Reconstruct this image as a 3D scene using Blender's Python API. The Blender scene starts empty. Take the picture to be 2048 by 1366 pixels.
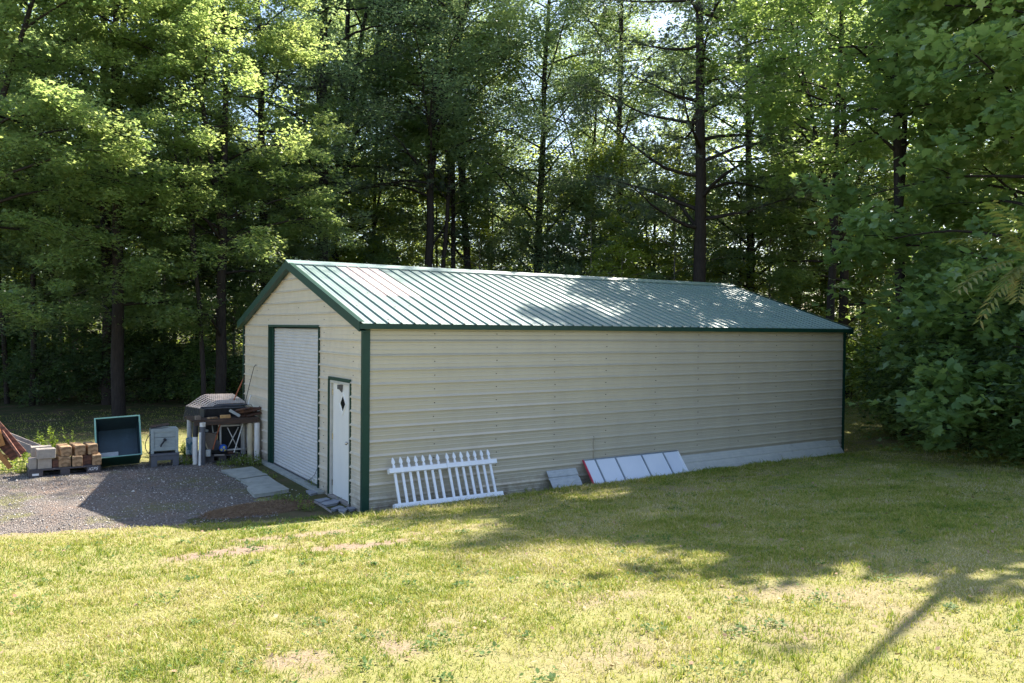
import bpy, math, random
import numpy as np
from mathutils import Vector, Matrix

# ------------------------------------------------------------------ camera, world, sun, exposure
SC = bpy.context.scene
COL = SC.collection
CAM = np.array([-4.794, -11.809, 2.9605])
HEAD, PITCH, ROLL, FPX = -.5692, -.0173, .0095, 1591.7
_c, _s = math.cos(HEAD), math.sin(HEAD)
_r0 = np.array([_c, _s, 0.]); _f0 = np.array([-_s, _c, 0.]); _u0 = np.array([0, 0, 1.])
_F = _f0*math.cos(PITCH) + _u0*math.sin(PITCH); _U1 = -_f0*math.sin(PITCH) + _u0*math.cos(PITCH)
_R = _r0*math.cos(ROLL) + _U1*math.sin(ROLL); _U = -_r0*math.sin(ROLL) + _U1*math.cos(ROLL)
cam_data = bpy.data.cameras.new('camera')
cam_data.sensor_width = 36; cam_data.lens = FPX/2048*36
cam_data.clip_start = .05; cam_data.clip_end = 600
cam = bpy.data.objects.new('camera', cam_data); COL.objects.link(cam)
cam.matrix_world = Matrix(((_R[0], _U[0], -_F[0], CAM[0]), (_R[1], _U[1], -_F[1], CAM[1]), (_R[2], _U[2], -_F[2], CAM[2]), (0, 0, 0, 1)))
SC.camera = cam

SUN = Vector((.86, .23, 1.0)).normalized()
world = bpy.data.worlds.new('World'); SC.world = world; world.use_nodes = True
wn = world.node_tree; wn.nodes.clear()
sky = wn.nodes.new('ShaderNodeTexSky'); sky.sky_type = 'NISHITA'; sky.sun_disc = False
sky.sun_elevation = math.asin(SUN.z); sky.sun_rotation = math.atan2(SUN.x, SUN.y)
sky.air_density = 1.0; sky.dust_density = 1.2; sky.ozone_density = 1.0
bg = wn.nodes.new('ShaderNodeBackground'); bg.inputs[1].default_value = .108
wo = wn.nodes.new('ShaderNodeOutputWorld')
wn.links.new(sky.outputs[0], bg.inputs[0]); wn.links.new(bg.outputs[0], wo.inputs[0])
sd = bpy.data.lights.new('sun', 'SUN'); sd.energy = 5.0; sd.angle = math.radians(.5); sd.color = (1, .94, .83)
sun = bpy.data.objects.new('sun', sd); COL.objects.link(sun)
sun.rotation_euler = SUN.to_track_quat('Z', 'Y').to_euler(); sun.location = (20, 5, 30)
SC.view_settings.view_transform = 'Standard'; SC.view_settings.look = 'None'
SC.view_settings.exposure = 1.74; SC.view_settings.gamma = 1
cy = SC.cycles
cy.max_bounces = 7; cy.diffuse_bounces = 3; cy.glossy_bounces = 3; cy.transmission_bounces = 5; cy.transparent_max_bounces = 4
cy.caustics_reflective = False; cy.caustics_refractive = False; cy.sample_clamp_indirect = 6
cy.use_denoising = True
try: cy.denoiser = 'OPENIMAGEDENOISE'; cy.denoising_input_passes = 'RGB_ALBEDO_NORMAL'; cy.denoising_prefilter = 'ACCURATE'
except Exception: pass
SC.render.film_transparent = False

rng = np.random.default_rng(7)
R_ = random.Random(5)

# ------------------------------------------------------------------ helpers
def proj(P):
    d = np.asarray(P, float) - CAM
    w = d @ _F
    return 1024 + FPX*(d @ _R)/w, 683 - FPX*(d @ _U)/w, w

def at(x, y, depth):
    d = _F*FPX + _R*(x-1024) - _U*(y-683)
    return CAM + d*(depth/FPX)

def on_z(x, y, z=0.):
    d = _F*FPX + _R*(x-1024) - _U*(y-683)
    return CAM + d*((z-CAM[2])/d[2])

def vnoise(x, y, sc, seed=0):
    x = np.asarray(x, float)/sc + seed*17.31; y = np.asarray(y, float)/sc + seed*7.77
    xi = np.floor(x); yi = np.floor(y); fx = x-xi; fy = y-yi
    fx = fx*fx*(3-2*fx); fy = fy*fy*(3-2*fy)
    def hsh(a, b):
        v = np.sin(a*127.1 + b*311.7 + seed*13.7)*43758.5453
        return v - np.floor(v)
    return (hsh(xi, yi)*(1-fx) + hsh(xi+1, yi)*fx)*(1-fy) + (hsh(xi, yi+1)*(1-fx) + hsh(xi+1, yi+1)*fx)*fy

def smooth(t):
    t = np.clip(t, 0, 1); return t*t*(3-2*t)

def yb(x):                              # edge between the lawn bank and the yard
    x = np.asarray(x, float)
    return np.where(x > -.4, -.25, -.25 - .30*(x+.4))

def height(x, y):
    x = np.asarray(x, float); y = np.asarray(y, float)
    s = yb(x) - y
    fac = 1 - .45*smooth((x-7)/8)
    h = .11*smooth((s+.15)/.6) + .085*fac*np.maximum(s, 0)
    h = np.where(s > 14, .11 + .085*fac*14, h)
    h = h + (vnoise(x, y, 1.7, 1)-.5)*.05*smooth((s-.3)/1.2) + (vnoise(x, y, .55, 2)-.5)*.018*smooth((s-.1)/.8)
    far = np.maximum(np.maximum(y-15, x-20), 0)
    h = h + .02*far + (vnoise(x, y, 3, 3)-.5)*.12*smooth(far/6)
    h = h + .02*np.maximum(x-13, 0)
    return h

def H(x, y):
    return float(height(x, y))

def setp(o, label=None, cat=None, group=None, kind=None):
    if label: o['label'] = label
    if cat: o['category'] = cat
    if group: o['group'] = group
    if kind: o['kind'] = kind
    return o

def thing(name, label, cat, loc=(0, 0, 0), group=None, rz=0):
    o = bpy.data.objects.new(name, None); o.empty_display_size = .2
    COL.objects.link(o); o.location = loc; o.rotation_euler = (0, 0, rz)
    return setp(o, label, cat, group)

def np_mesh(name, V, F, mats=None, smooth_=False, fi=None):
    """V (n,3); F (m,k) array or list of arrays of equal k"""
    me = bpy.data.meshes.new(name)
    Fs = F if isinstance(F, list) else [F]
    Fs = [np.asarray(f, np.int32) for f in Fs if len(f)]
    loops = np.concatenate([f.ravel() for f in Fs]); tot = np.concatenate([np.full(len(f), f.shape[1], np.int32) for f in Fs])
    me.vertices.add(len(V)); me.vertices.foreach_set('co', np.asarray(V, np.float32).ravel())
    me.loops.add(len(loops)); me.loops.foreach_set('vertex_index', loops)
    me.polygons.add(len(tot)); me.polygons.foreach_set('loop_start', np.concatenate([[0], np.cumsum(tot)[:-1]]).astype(np.int32))
    me.polygons.foreach_set('loop_total', tot)
    if smooth_: me.polygons.foreach_set('use_smooth', np.ones(len(tot), bool))
    for m in (mats or []): me.materials.append(m)
    if fi is not None: me.polygons.foreach_set('material_index', np.asarray(fi, np.int32))
    me.update(calc_edges=True)
    return me

def link_mesh(name, me, parent=None):
    o = bpy.data.objects.new(name, me); COL.objects.link(o)
    if parent: o.parent = parent
    return o

class MB:
    def __init__(s): s.v = []; s.f = []
    def add(s, vs, fs):
        b = len(s.v); s.v += [tuple(map(float, p)) for p in vs]; s.f += [tuple(i+b for i in f) for f in fs]; return s
    def bx(s, x0, x1, y0, y1, z0, z1, M=None):
        vs = [(x, y, z) for x in (x0, x1) for y in (y0, y1) for z in (z0, z1)]
        if M is not None: vs = [M @ Vector(p) for p in vs]
        return s.add(vs, [(0, 1, 3, 2), (4, 6, 7, 5), (0, 4, 5, 1), (2, 3, 7, 6), (0, 2, 6, 4), (1, 5, 7, 3)])
    def hexa(s, p):      # 8 points: bottom 4 ccw, top 4 ccw
        return s.add(p, [(3, 2, 1, 0), (4, 5, 6, 7), (0, 1, 5, 4), (1, 2, 6, 5), (2, 3, 7, 6), (3, 0, 4, 7)])
    def prism(s, poly, a, b, axis=0, M=None):
        def mk(p, t):
            q = [0, 0, 0]; o = [i for i in range(3) if i != axis]; q[o[0]] = p[0]; q[o[1]] = p[1]; q[axis] = t
            return M @ Vector(q) if M is not None else q
        n = len(poly); vs = [mk(p, a) for p in poly] + [mk(p, b) for p in poly]
        fs = [tuple(range(n))[::-1], tuple(range(n, 2*n))] + [(i, (i+1) % n, n+(i+1) % n, n+i) for i in range(n)]
        return s.add(vs, fs)
    def tube(s, pts, r, n=8, cap=True):
        pts = [Vector(p) for p in pts]; rs = r if hasattr(r, '__len__') else [r]*len(pts)
        vs = []; prev = None
        for i, p in enumerate(pts):
            t = (pts[min(i+1, len(pts)-1)] - pts[max(i-1, 0)]).normalized()
            if prev is None:
                a = Vector((0, 0, 1)) if abs(t.z) < .9 else Vector((1, 0, 0)); u = t.cross(a).normalized()
            else:
                u = (prev - t*prev.dot(t)).normalized()
            prev = u; w = t.cross(u)
            vs += [p + (u*math.cos(2*math.pi*k/n) + w*math.sin(2*math.pi*k/n))*rs[i] for k in range(n)]
        fs = []
        for i in range(len(pts)-1):
            for k in range(n): fs.append((i*n+k, i*n+(k+1) % n, (i+1)*n+(k+1) % n, (i+1)*n+k))
        if cap: fs += [tuple(range(n))[::-1], tuple(range((len(pts)-1)*n, len(pts)*n))]
        return s.add(vs, fs)
    def lathe(s, c, prof, n=16, M=None):
        vs = []
        for r, z in prof:
            for k in range(n):
                p = Vector((r*math.cos(2*math.pi*k/n), r*math.sin(2*math.pi*k/n), z))
                vs.append((M @ p if M is not None else p) + Vector(c))
        m = len(prof); fs = [(i*n+k, i*n+(k+1) % n, (i+1)*n+(k+1) % n, (i+1)*n+k) for i in range(m-1) for k in range(n)]
        fs += [tuple(range(n))[::-1], tuple(range((m-1)*n, m*n))]
        return s.add(vs, fs)
    def build(s, name, m, parent=None, bevel=0, sm=False, seg=2):
        me = bpy.data.meshes.new(name)
        off = Vector(parent.get('_o', (0, 0, 0))) if parent is not None else Vector((0, 0, 0))
        P = parent
        while P is not None: off += P.location if P.type == 'EMPTY' or P.parent is None else Vector((0, 0, 0)); P = P.parent
        me.from_pydata([tuple(Vector(p)-off) for p in s.v], [], s.f); me.materials.append(m)
        if sm:
            for p in me.polygons: p.use_smooth = True
        me.update()
        o = link_mesh(name, me, parent)
        if bevel:
            b = o.modifiers.new('bevel', 'BEVEL'); b.width = bevel; b.segments = seg; b.limit_method = 'ANGLE'; b.angle_limit = .7
        return o

def lean(p0, p1, up_ref=(0, 0, 1)):      # frame with origin p0, Z along p1-p0
    z = (Vector(p1)-Vector(p0)).normalized(); x = Vector((1, 0, 0)); x = (x - z*x.dot(z)).normalized(); y = z.cross(x)
    return Matrix(((x.x, y.x, z.x, p0[0]), (x.y, y.y, z.y, p0[1]), (x.z, y.z, z.z, p0[2]), (0, 0, 0, 1)))

def frame(loc, rz=0, rx=0, ry=0):
    return Matrix.Translation(loc) @ Matrix.Rotation(rz, 4, 'Z') @ Matrix.Rotation(ry, 4, 'Y') @ Matrix.Rotation(rx, 4, 'X')

# ------------------------------------------------------------------ materials
def new_mat(name):
    m = bpy.data.materials.new(name); m.use_nodes = True; nt = m.node_tree; nt.nodes.clear()
    out = nt.nodes.new('ShaderNodeOutputMaterial')
    return m, nt, out

def N(nt, t, **kw):
    n = nt.nodes.new(t)
    for k, v in kw.items():
        if k == 'inp':
            for a, b in v.items(): n.inputs[a].default_value = b
        else: setattr(n, k, v)
    return n

def coords(nt, scale=(1, 1, 1)):
    tc = N(nt, 'ShaderNodeTexCoord'); mp = N(nt, 'ShaderNodeMapping'); mp.inputs['Scale'].default_value = scale
    nt.links.new(tc.outputs['Object'], mp.inputs[0]); return mp.outputs[0]

def noise(nt, vec, scale, detail=4, rough=.6, lo=.35, hi=.65, dist=0):
    n = N(nt, 'ShaderNodeTexNoise', inp={'Scale': scale, 'Detail': detail, 'Roughness': rough, 'Distortion': dist})
    nt.links.new(vec, n.inputs['Vector'])
    r = N(nt, 'ShaderNodeMapRange', inp={1: lo, 2: hi}); r.clamp = True
    nt.links.new(n.outputs[0], r.inputs[0]); return r.outputs[0]

def mixc(nt, f, a, b, blend='MIX'):
    m = N(nt, 'ShaderNodeMix', data_type='RGBA', blend_type=blend)
    for i, v in ((0, f), (6, a), (7, b)):
        if isinstance(v, (int, float)): m.inputs[i].default_value = v
        elif isinstance(v, tuple): m.inputs[i].default_value = (*v[:3], 1)
        else: nt.links.new(v, m.inputs[i])
    return m.outputs[2]

def mat(name, c1, c2=None, scale=6, rough=.6, spec=.4, metal=0, bump=.0, bscale=40, stretch=(1, 1, 1), lo=.35, hi=.65, c3=None, s3=2, lo3=.5, hi3=.7, coat=0, rvar=0):
    m, nt, out = new_mat(name); L = nt.links
    b = N(nt, 'ShaderNodeBsdfPrincipled'); b.inputs['Roughness'].default_value = rough
    b.inputs['Specular IOR Level'].default_value = spec; b.inputs['Metallic'].default_value = metal
    b.inputs['Coat Weight'].default_value = coat
    v = coords(nt, stretch)
    if c2 is not None:
        col = mixc(nt, noise(nt, v, scale, 6, .65, lo, hi), c1, c2)
        if c3 is not None: col = mixc(nt, noise(nt, v, s3, 5, .6, lo3, hi3), col, c3)
        L.new(col, b.inputs['Base Color'])
    else: b.inputs['Base Color'].default_value = (*c1, 1)
    if rvar:
        rr = N(nt, 'ShaderNodeMapRange', inp={3: rough-rvar, 4: rough+rvar}); L.new(noise(nt, v, scale*.7, 5), rr.inputs[0]); L.new(rr.outputs[0], b.inputs['Roughness'])
    if bump:
        bp = N(nt, 'ShaderNodeBump', inp={'Strength': bump, 'Distance': .02}); L.new(noise(nt, v, bscale, 5, .7, 0, 1), bp.inputs['Height']); L.new(bp.outputs[0], b.inputs['Normal'])
    L.new(b.outputs[0], out.inputs[0]); return m

def leaf_mat(name, ca, cb, ta, tb, trans=.45, rough=.42, gloss=.5):
    """two leaf colours mixed leaf by leaf; ta/tb colour of light passing through"""
    m, nt, out = new_mat(name); L = nt.links
    g = N(nt, 'ShaderNodeNewGeometry'); v = coords(nt)
    f = N(nt, 'ShaderNodeMath', operation='ADD', use_clamp=True); mm = N(nt, 'ShaderNodeMath', operation='MULTIPLY_ADD', inp={1: .7, 2: -.1})
    L.new(g.outputs['Random Per Island'], mm.inputs[0]); L.new(mm.outputs[0], f.inputs[0])
    n2 = N(nt, 'ShaderNodeMath', operation='MULTIPLY', inp={1: .45}); L.new(noise(nt, v, .6, 2), n2.inputs[0]); L.new(n2.outputs[0], f.inputs[1])
    base = mixc(nt, f.outputs[0], ca, cb); tr = mixc(nt, f.outputs[0], ta, tb)
    b = N(nt, 'ShaderNodeBsdfPrincipled', inp={'Roughness': rough, 'Specular IOR Level': min(1, gloss*1.3), 'IOR': 1.6}); L.new(base, b.inputs['Base Color'])
    t = N(nt, 'ShaderNodeBsdfTranslucent'); L.new(tr, t.inputs[0])
    mx = N(nt, 'ShaderNodeMixShader', inp={0: trans}); L.new(b.outputs[0], mx.inputs[1]); L.new(t.outputs[0], mx.inputs[2])
    L.new(mx.outputs[0], out.inputs[0]); return m

M = {}
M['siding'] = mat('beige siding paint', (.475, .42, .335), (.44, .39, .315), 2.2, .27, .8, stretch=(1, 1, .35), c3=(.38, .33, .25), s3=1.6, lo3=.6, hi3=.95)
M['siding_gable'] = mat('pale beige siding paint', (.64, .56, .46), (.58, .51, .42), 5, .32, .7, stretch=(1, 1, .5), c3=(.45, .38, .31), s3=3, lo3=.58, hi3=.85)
def splash(m, zt, col):
    nt = m.node_tree; L = nt.links; b = [n for n in nt.nodes if n.type == 'BSDF_PRINCIPLED'][0]; src = b.inputs['Base Color'].links[0].from_socket
    v = coords(nt); sp = N(nt, 'ShaderNodeSeparateXYZ'); L.new(v, sp.inputs[0]); mr = N(nt, 'ShaderNodeMapRange', inp={1: zt, 2: 0., 3: 0., 4: 1.}); L.new(sp.outputs[2], mr.inputs[0])
    mu = N(nt, 'ShaderNodeMath', operation='MULTIPLY'); L.new(mr.outputs[0], mu.inputs[0]); L.new(noise(nt, v, 7, 6, .7, .38, .62), mu.inputs[1])
    L.new(mixc(nt, mu.outputs[0], src, col), b.inputs['Base Color'])
splash(M['siding'], .42, (.22, .17, .12)); splash(M['siding_gable'], .40, (.25, .19, .14))
M['green'] = mat('dark green trim paint', (.006, .038, .026), (.009, .048, .033), 4, .42, .35)
M['roofgreen'] = mat('weathered green roof paint', (.022, .095, .070), (.034, .12, .09), 2.5, .50, 1.0, stretch=(1, .35, 1), rvar=.04)
M['ridge'] = mat('sunlit-toned ridge cap', (.05, .14, .115), (.07, .17, .14), 3, .47, 1.0)  # cap green lightened to paint in the sun along the ridge
for k_ in ('roofgreen', 'ridge'):
    for n_ in M[k_].node_tree.nodes:
        if n_.type == 'BSDF_PRINCIPLED': n_.inputs['IOR'].default_value = 2.2
M['skylight'] = mat('frosted roof panel', (.62, .50, .44), (.70, .60, .54), 6, .45, .6)
M['doorwhite'] = mat('white roller door', (.60, .575, .575), (.54, .52, .52), 4, .4, .5, c3=(.5, .47, .44), s3=1.2, lo3=.62, hi3=.9)
M['panelwhite'] = mat('white door paint', (.74, .72, .70), (.68, .66, .65), 3, .45, .4, stretch=(1, 1, .3))
M['glass'] = mat('dark window glass', (.012, .013, .014), None, rough=.08, spec=.6)
M['rubber'] = mat('grey rubber', (.09, .085, .09), (.14, .13, .13), 20, .7)
M['chrome'] = mat('door knob metal', (.55, .5, .45), None, rough=.22, metal=1)
M['screw'] = mat('screw heads', (.04, .035, .03), None, rough=.5)
M['vinyl'] = mat('white vinyl', (.78, .78, .82), (.70, .70, .75), 5, .35, .5)
M['pvc'] = mat('white pipe plastic', (.72, .70, .70), (.60, .56, .54), 7, .4, .5, c3=(.40, .34, .28), s3=4, lo3=.6, hi3=.8)
M['pvc_cream'] = mat('cream pipe plastic', (.55, .46, .32), (.45, .38, .28), 7, .5, .4)
M['galv'] = mat('galvanised sheet', (.44, .46, .48), (.35, .37, .40), 9, .45, .5, metal=.25, c3=(.25, .23, .22), s3=3, lo3=.6, hi3=.9)
M['oldpanel'] = mat('dulled beige panel', (.50, .48, .44), (.42, .41, .39), 6, .5, .45, c3=(.33, .30, .27), s3=3, lo3=.6, hi3=.9)
M['acrylic'] = mat('frosted glass panel', (.70, .72, .80), (.64, .67, .77), 2, .25, .5)
M['alu'] = mat('aluminium frame', (.30, .34, .40), (.22, .25, .30), 10, .35, .5, metal=.5)
M['redtape'] = mat('red strip', (.55, .06, .10), None, rough=.5)
M['concrete'] = mat('worn concrete', (.36, .36, .33), (.27, .28, .26), 5, .85, .3, bump=.2, bscale=60, c3=(.20, .20, .17), s3=9, lo3=.6, hi3=.8)
M['stone'] = mat('grey paver', (.30, .31, .34), (.22, .22, .25), 8, .85, .3, bump=.3, bscale=50)
M['paver'] = mat('buff concrete block', (.38, .33, .28), (.29, .255, .225), 14, .85, .3, bump=.3, bscale=60)
M['timber'] = mat('sawn timber end', (.42, .29, .175), (.29, .175, .095), 9, .75, .25, c3=(.16, .085, .045), s3=5, lo3=.55, hi3=.64)
def rings(m, col, sc=3.2):
    nt = m.node_tree; L = nt.links; b = [n for n in nt.nodes if n.type == 'BSDF_PRINCIPLED'][0]; src = b.inputs['Base Color'].links[0].from_socket
    w = N(nt, 'ShaderNodeTexWave', wave_type='RINGS', rings_direction='Y', inp={'Scale': sc, 'Distortion': 5., 'Detail': 3., 'Detail Scale': 1.4}); tc = N(nt, 'ShaderNodeTexCoord'); mp = N(nt, 'ShaderNodeMapping'); mp.inputs['Location'].default_value = (-.11, 0, -.02)
    L.new(tc.outputs['Object'], mp.inputs[0]); L.new(mp.outputs[0], w.inputs['Vector']); mr = N(nt, 'ShaderNodeMapRange', inp={1: .45, 2: .8, 3: 0., 4: .6}); L.new(w.outputs['Fac'], mr.inputs[0]); L.new(mixc(nt, mr.outputs[0], src, col), b.inputs['Base Color'])
rings(M['timber'], (.13, .075, .04))
M['oldwood'] = mat('grey weathered board', (.33, .29, .27), (.20, .17, .16), 9, .8, .2, stretch=(.3, 3, 3), bump=.2)
M['darkwood'] = mat('dark weathered board', (.09, .055, .04), (.05, .04, .035), 12, .8, .2, stretch=(.4, 4, 4), bump=.3, c3=(.20, .11, .07), s3=6, lo3=.58, hi3=.75)
M['orange'] = mat('orange stained wood', (.36, .17, .05), (.27, .12, .04), 8, .6, .3, c3=(.20, .07, .03), s3=5, lo3=.55, hi3=.75)
M['redwood'] = mat('red brown wood', (.26, .11, .07), (.15, .06, .04), 10, .65, .3, c3=(.06, .04, .035), s3=5, lo3=.45, hi3=.75)
rings(M['redwood'], (.06, .035, .03))
M['black'] = mat('black plastic', (.018, .018, .022), (.035, .035, .04), 12, .55, .4)
M['slate'] = mat('grey plastic', (.085, .09, .11), (.11, .11, .13), 10, .6, .4)
M['pallet'] = mat('dark plastic pallet', (.055, .05, .06), (.08, .07, .075), 12, .6, .35)
M['tub_in'] = mat('dark green tub inside', (.010, .030, .040), (.018, .048, .066), 4, .35, .6, c3=(.05, .085, .11), s3=7, lo3=.6, hi3=.9)
M['tub_out'] = mat('green tub plastic', (.010, .065, .05), (.014, .085, .06), 4, .4, .6)
M['tub_rim'] = mat('sunlit-toned green rim', (.10, .24, .20), (.16, .30, .26), 8, .35, .6)  # paler green puts the sunlight on the rim into its colour
M['cratepaint'] = mat('grey painted wood', (.34, .38, .38), (.27, .30, .31), 12, .7, .3, stretch=(.6, 2, 2), bump=.1)
M['bristle'] = mat('dark bristle mat', (.06, .045, .04), (.20, .15, .13), 50, .9, .1, bump=.6, bscale=90)
M['rust'] = mat('rusty iron', (.10, .045, .03), (.045, .03, .028), 16, .8, .3, bump=.5, bscale=40, c3=(.17, .08, .045), s3=8, lo3=.55, hi3=.7)
M['lattice'] = mat('sunlit-toned steel mesh', (.55, .47, .43), (.42, .34, .31), 12, .55, .5)  # pale wire colour carries the sun falling on the mesh top
M['blockwood'] = mat('cut wood offcut', (.50, .30, .13), (.36, .20, .09), 12, .7, .2)
M['blue'] = mat('blue plastic', (.02, .09, .42), (.03, .12, .5), 8, .35, .5)
M['yellow'] = mat('yellow plastic', (.55, .48, .12), None, rough=.5)
M['label'] = mat('white print', (.72, .72, .74), None, rough=.6)
M['bluewhite'] = mat('blue and white packaging', (.55, .62, .66), (.10, .25, .34), 11, .5, .4, lo=.48, hi=.52)
M['redstick'] = mat('red handle wood', (.42, .12, .05), (.30, .09, .04), 9, .55, .3)
M['burlap'] = mat('brown board', (.22, .17, .14), (.15, .12, .10), 15, .8, .2)
M['bark'] = mat('dark bark', (.050, .040, .037), (.028, .023, .022), 9, .95, .15, stretch=(2, 2, .45), bump=.8, bscale=14)
M['palebark'] = mat('pale bark', (.24, .21, .19), (.15, .13, .12), 8, .9, .15, stretch=(2, 2, .5), bump=.5, bscale=14)

M['leaf_maple'] = leaf_mat('maple leaves', (.085, .140, .085), (.13, .190, .095), (.36, .52, .15), (.66, .73, .22), .54, .33, .9)
M['leaf_oak'] = leaf_mat('gum leaves', (.090, .142, .11), (.135, .185, .125), (.30, .44, .18), (.55, .65, .25), .50, .32, .9)
M['leaf_bright'] = leaf_mat('backlit-toned leaves', (.11, .17, .045), (.16, .22, .055), (.55, .66, .08), (.74, .78, .14), .52, .45, .5)  # brighter yellow-green stands in for sun shining through the understory
M['leaf_tulip'] = leaf_mat('broad leaves', (.10, .18, .075), (.165, .255, .095), (.34, .50, .12), (.54, .66, .17), .46, .42, .55)
M['leaf_under'] = leaf_mat('undergrowth leaves', (.075, .12, .068), (.11, .16, .08), (.14, .27, .04), (.26, .40, .06), .40, .5, .4)
M['leaf_far'] = leaf_mat('distant leaves', (.075, .12, .035), (.11, .16, .045), (.50, .62, .09), (.70, .76, .14), .5, .5, .4)
M['needle'] = leaf_mat('pine needles', (.055, .085, .050), (.10, .135, .085), (.10, .17, .05), (.2, .28, .09), .3, .4, .6)
M['sumac'] = leaf_mat('sumac leaflets', (.09, .15, .05), (.15, .165, .05), (.28, .32, .04), (.38, .28, .05), .4, .5, .4)
M['weed'] = leaf_mat('weed leaves', (.10, .16, .03), (.16, .21, .05), (.3, .45, .03), (.5, .55, .05), .45, .5, .4)

# ------------------------------------------------------------------ ground
def bare_amount(x, y):
    """0 = full turf, 1 = bare soil"""
    x = np.asarray(x, float); y = np.asarray(y, float)
    b = smooth((vnoise(x, y, 1.3, 11)*.6 + vnoise(x, y, .45, 12)*.4 - .675)/.2)*.5
    s_ = yb(x) - y; b = np.maximum(b, 1.15*smooth(1.25 - np.abs(s_ - .12 + (vnoise(x, y, .9, 14)-.5)*.5)/.42)*(x < -1.2)); b = np.minimum(b, 1)
    for px, py, rx, ry, k in ((470, 1102, 1.1, .26, 1.1), (760, 1085, .8, .24, .95), (600, 1318, .26, .16, .8), (790, 1290, .16, .34, .75), (560, 1075, .8, .18, .9),
                              (640, 1345, .2, .14, .6), (1420, 1052, .3, .16, .8), (1260, 1085, .3, .14, .7), (1480, 955, 1.1, .35, .5), (1250, 1190, .6, .18, .6), (900, 1060, .8, .22, .5), (1750, 885, 1.4, .5, .5)):
        P = on_z(px, py, .35)
        for _ in range(12): P = on_z(px, py, .5*P[2] + .5*float(height(P[0], P[1])))
        dx = x-P[0]; dy = y-P[1]
        r = np.sqrt((dx/rx)**2 + (dy/ry)**2) + (vnoise(x, y, .35, 13)-.5)*.9
        b = np.maximum(b, k*smooth((1.15-r)/.5))
    return b

def ground_mat():
    m, nt, out = new_mat('lawn soil'); L = nt.links; v = coords(nt)
    b = N(nt, 'ShaderNodeBsdfPrincipled', inp={'Roughness': .95, 'Specular IOR Level': .15})
    soil = mixc(nt, noise(nt, v, 3, 6), (.26, .175, .125), (.17, .115, .08))
    soil = mixc(nt, noise(nt, v, 30, 4), soil, (.31, .235, .175))
    thatch = mixc(nt, noise(nt, v, 14, 6), (.21, .205, .07), (.31, .265, .135))
    thatch = mixc(nt, noise(nt, v, 1.2, 4), thatch, (.24, .23, .08))
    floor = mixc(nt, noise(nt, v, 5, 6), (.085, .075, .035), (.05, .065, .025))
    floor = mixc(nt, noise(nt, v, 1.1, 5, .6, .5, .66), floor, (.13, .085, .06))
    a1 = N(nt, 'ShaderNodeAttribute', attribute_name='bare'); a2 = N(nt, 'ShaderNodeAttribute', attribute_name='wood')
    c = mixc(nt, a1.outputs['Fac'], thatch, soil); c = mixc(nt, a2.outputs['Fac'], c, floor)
    L.new(c, b.inputs['Base Color'])
    bp = N(nt, 'ShaderNodeBump', inp={'Strength': .9, 'Distance': .03}); L.new(noise(nt, v, 22, 6, .7, 0, 1), bp.inputs['Height']); L.new(bp.outputs[0], b.inputs['Normal'])
    L.new(b.outputs[0], out.inputs[0]); return m

xs = np.unique(np.concatenate([np.linspace(-160, -14, 30), np.linspace(-14, 24, 260), np.linspace(24, 200, 40)]))
ys = np.unique(np.concatenate([np.linspace(-80, -13, 12), np.linspace(-13, 20, 230), np.linspace(20, 200, 40)]))
GX, GY = np.meshgrid(xs, ys); GZ = height(GX, GY)
V = np.stack([GX.ravel(), GY.ravel(), GZ.ravel()], 1)
nx, ny = len(xs), len(ys); idx = np.arange(nx*ny).reshape(ny, nx)
Fq = np.stack([idx[:-1, :-1].ravel(), idx[:-1, 1:].ravel(), idx[1:, 1:].ravel(), idx[1:, :-1].ravel()], 1)
me = np_mesh('lawn', V, Fq, [ground_mat()], True)
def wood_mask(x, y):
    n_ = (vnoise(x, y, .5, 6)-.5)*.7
    door = smooth((x + 1.25 + n_)/.4)*(x < .1)*smooth((y + .35 + n_*.4)/.3)*(y < 5.8)  # dark dirt and moss by the doors, with shadow painted into the tone
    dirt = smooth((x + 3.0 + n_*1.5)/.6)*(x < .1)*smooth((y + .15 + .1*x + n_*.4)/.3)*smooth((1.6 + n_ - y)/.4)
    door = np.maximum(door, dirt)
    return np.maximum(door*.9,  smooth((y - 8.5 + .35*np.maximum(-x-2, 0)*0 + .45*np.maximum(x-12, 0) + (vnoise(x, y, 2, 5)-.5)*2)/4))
for nm, arr in (('bare', bare_amount(V[:, 0], V[:, 1])), ('wood', wood_mask(V[:, 0], V[:, 1]))):
    at_ = me.attributes.new(nm, 'FLOAT', 'POINT'); at_.data.foreach_set('value', arr.astype(np.float32))
lawn = link_mesh('lawn_ground', me); setp(lawn, kind='structure')

# gravel yard: a thin sheet following the ground, ragged edge
def gravel_in(x, y):
    x = np.asarray(x, float); y = np.asarray(y, float)
    w = (vnoise(x, y, .5, 21)-.5)*.5 + (vnoise(x, y, .15, 22)-.5)*.2
    a = y - (yb(x) + np.where(x < -2.5, .0, .22)) + w
    b = 6.9 + w*1.3 - y + .25*np.maximum(-x-3.5, 0)*-.6
    c = -.75 - .25*np.maximum(2.2-y, 0) - x + w*.6
    d = x + 14
    return np.minimum(np.minimum(a, b), np.minimum(c, d))
gx = np.arange(-14, .2, .07); gy = np.arange(-1, 8, .07)
AX, AY = np.meshgrid(gx, gy); AZ = height(AX, AY) - .025 + .037*smooth(gravel_in(AX, AY)/.35) + (vnoise(AX, AY, .6, 23)-.5)*.01 + (vnoise(AX, AY, .14, 24)-.5)*.010
V = np.stack([AX.ravel(), AY.ravel(), AZ.ravel()], 1); idx = np.arange(len(gx)*len(gy)).reshape(len(gy), len(gx))
Fq = np.stack([idx[:-1, :-1].ravel(), idx[:-1, 1:].ravel(), idx[1:, 1:].ravel(), idx[1:, :-1].ravel()], 1)
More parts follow.
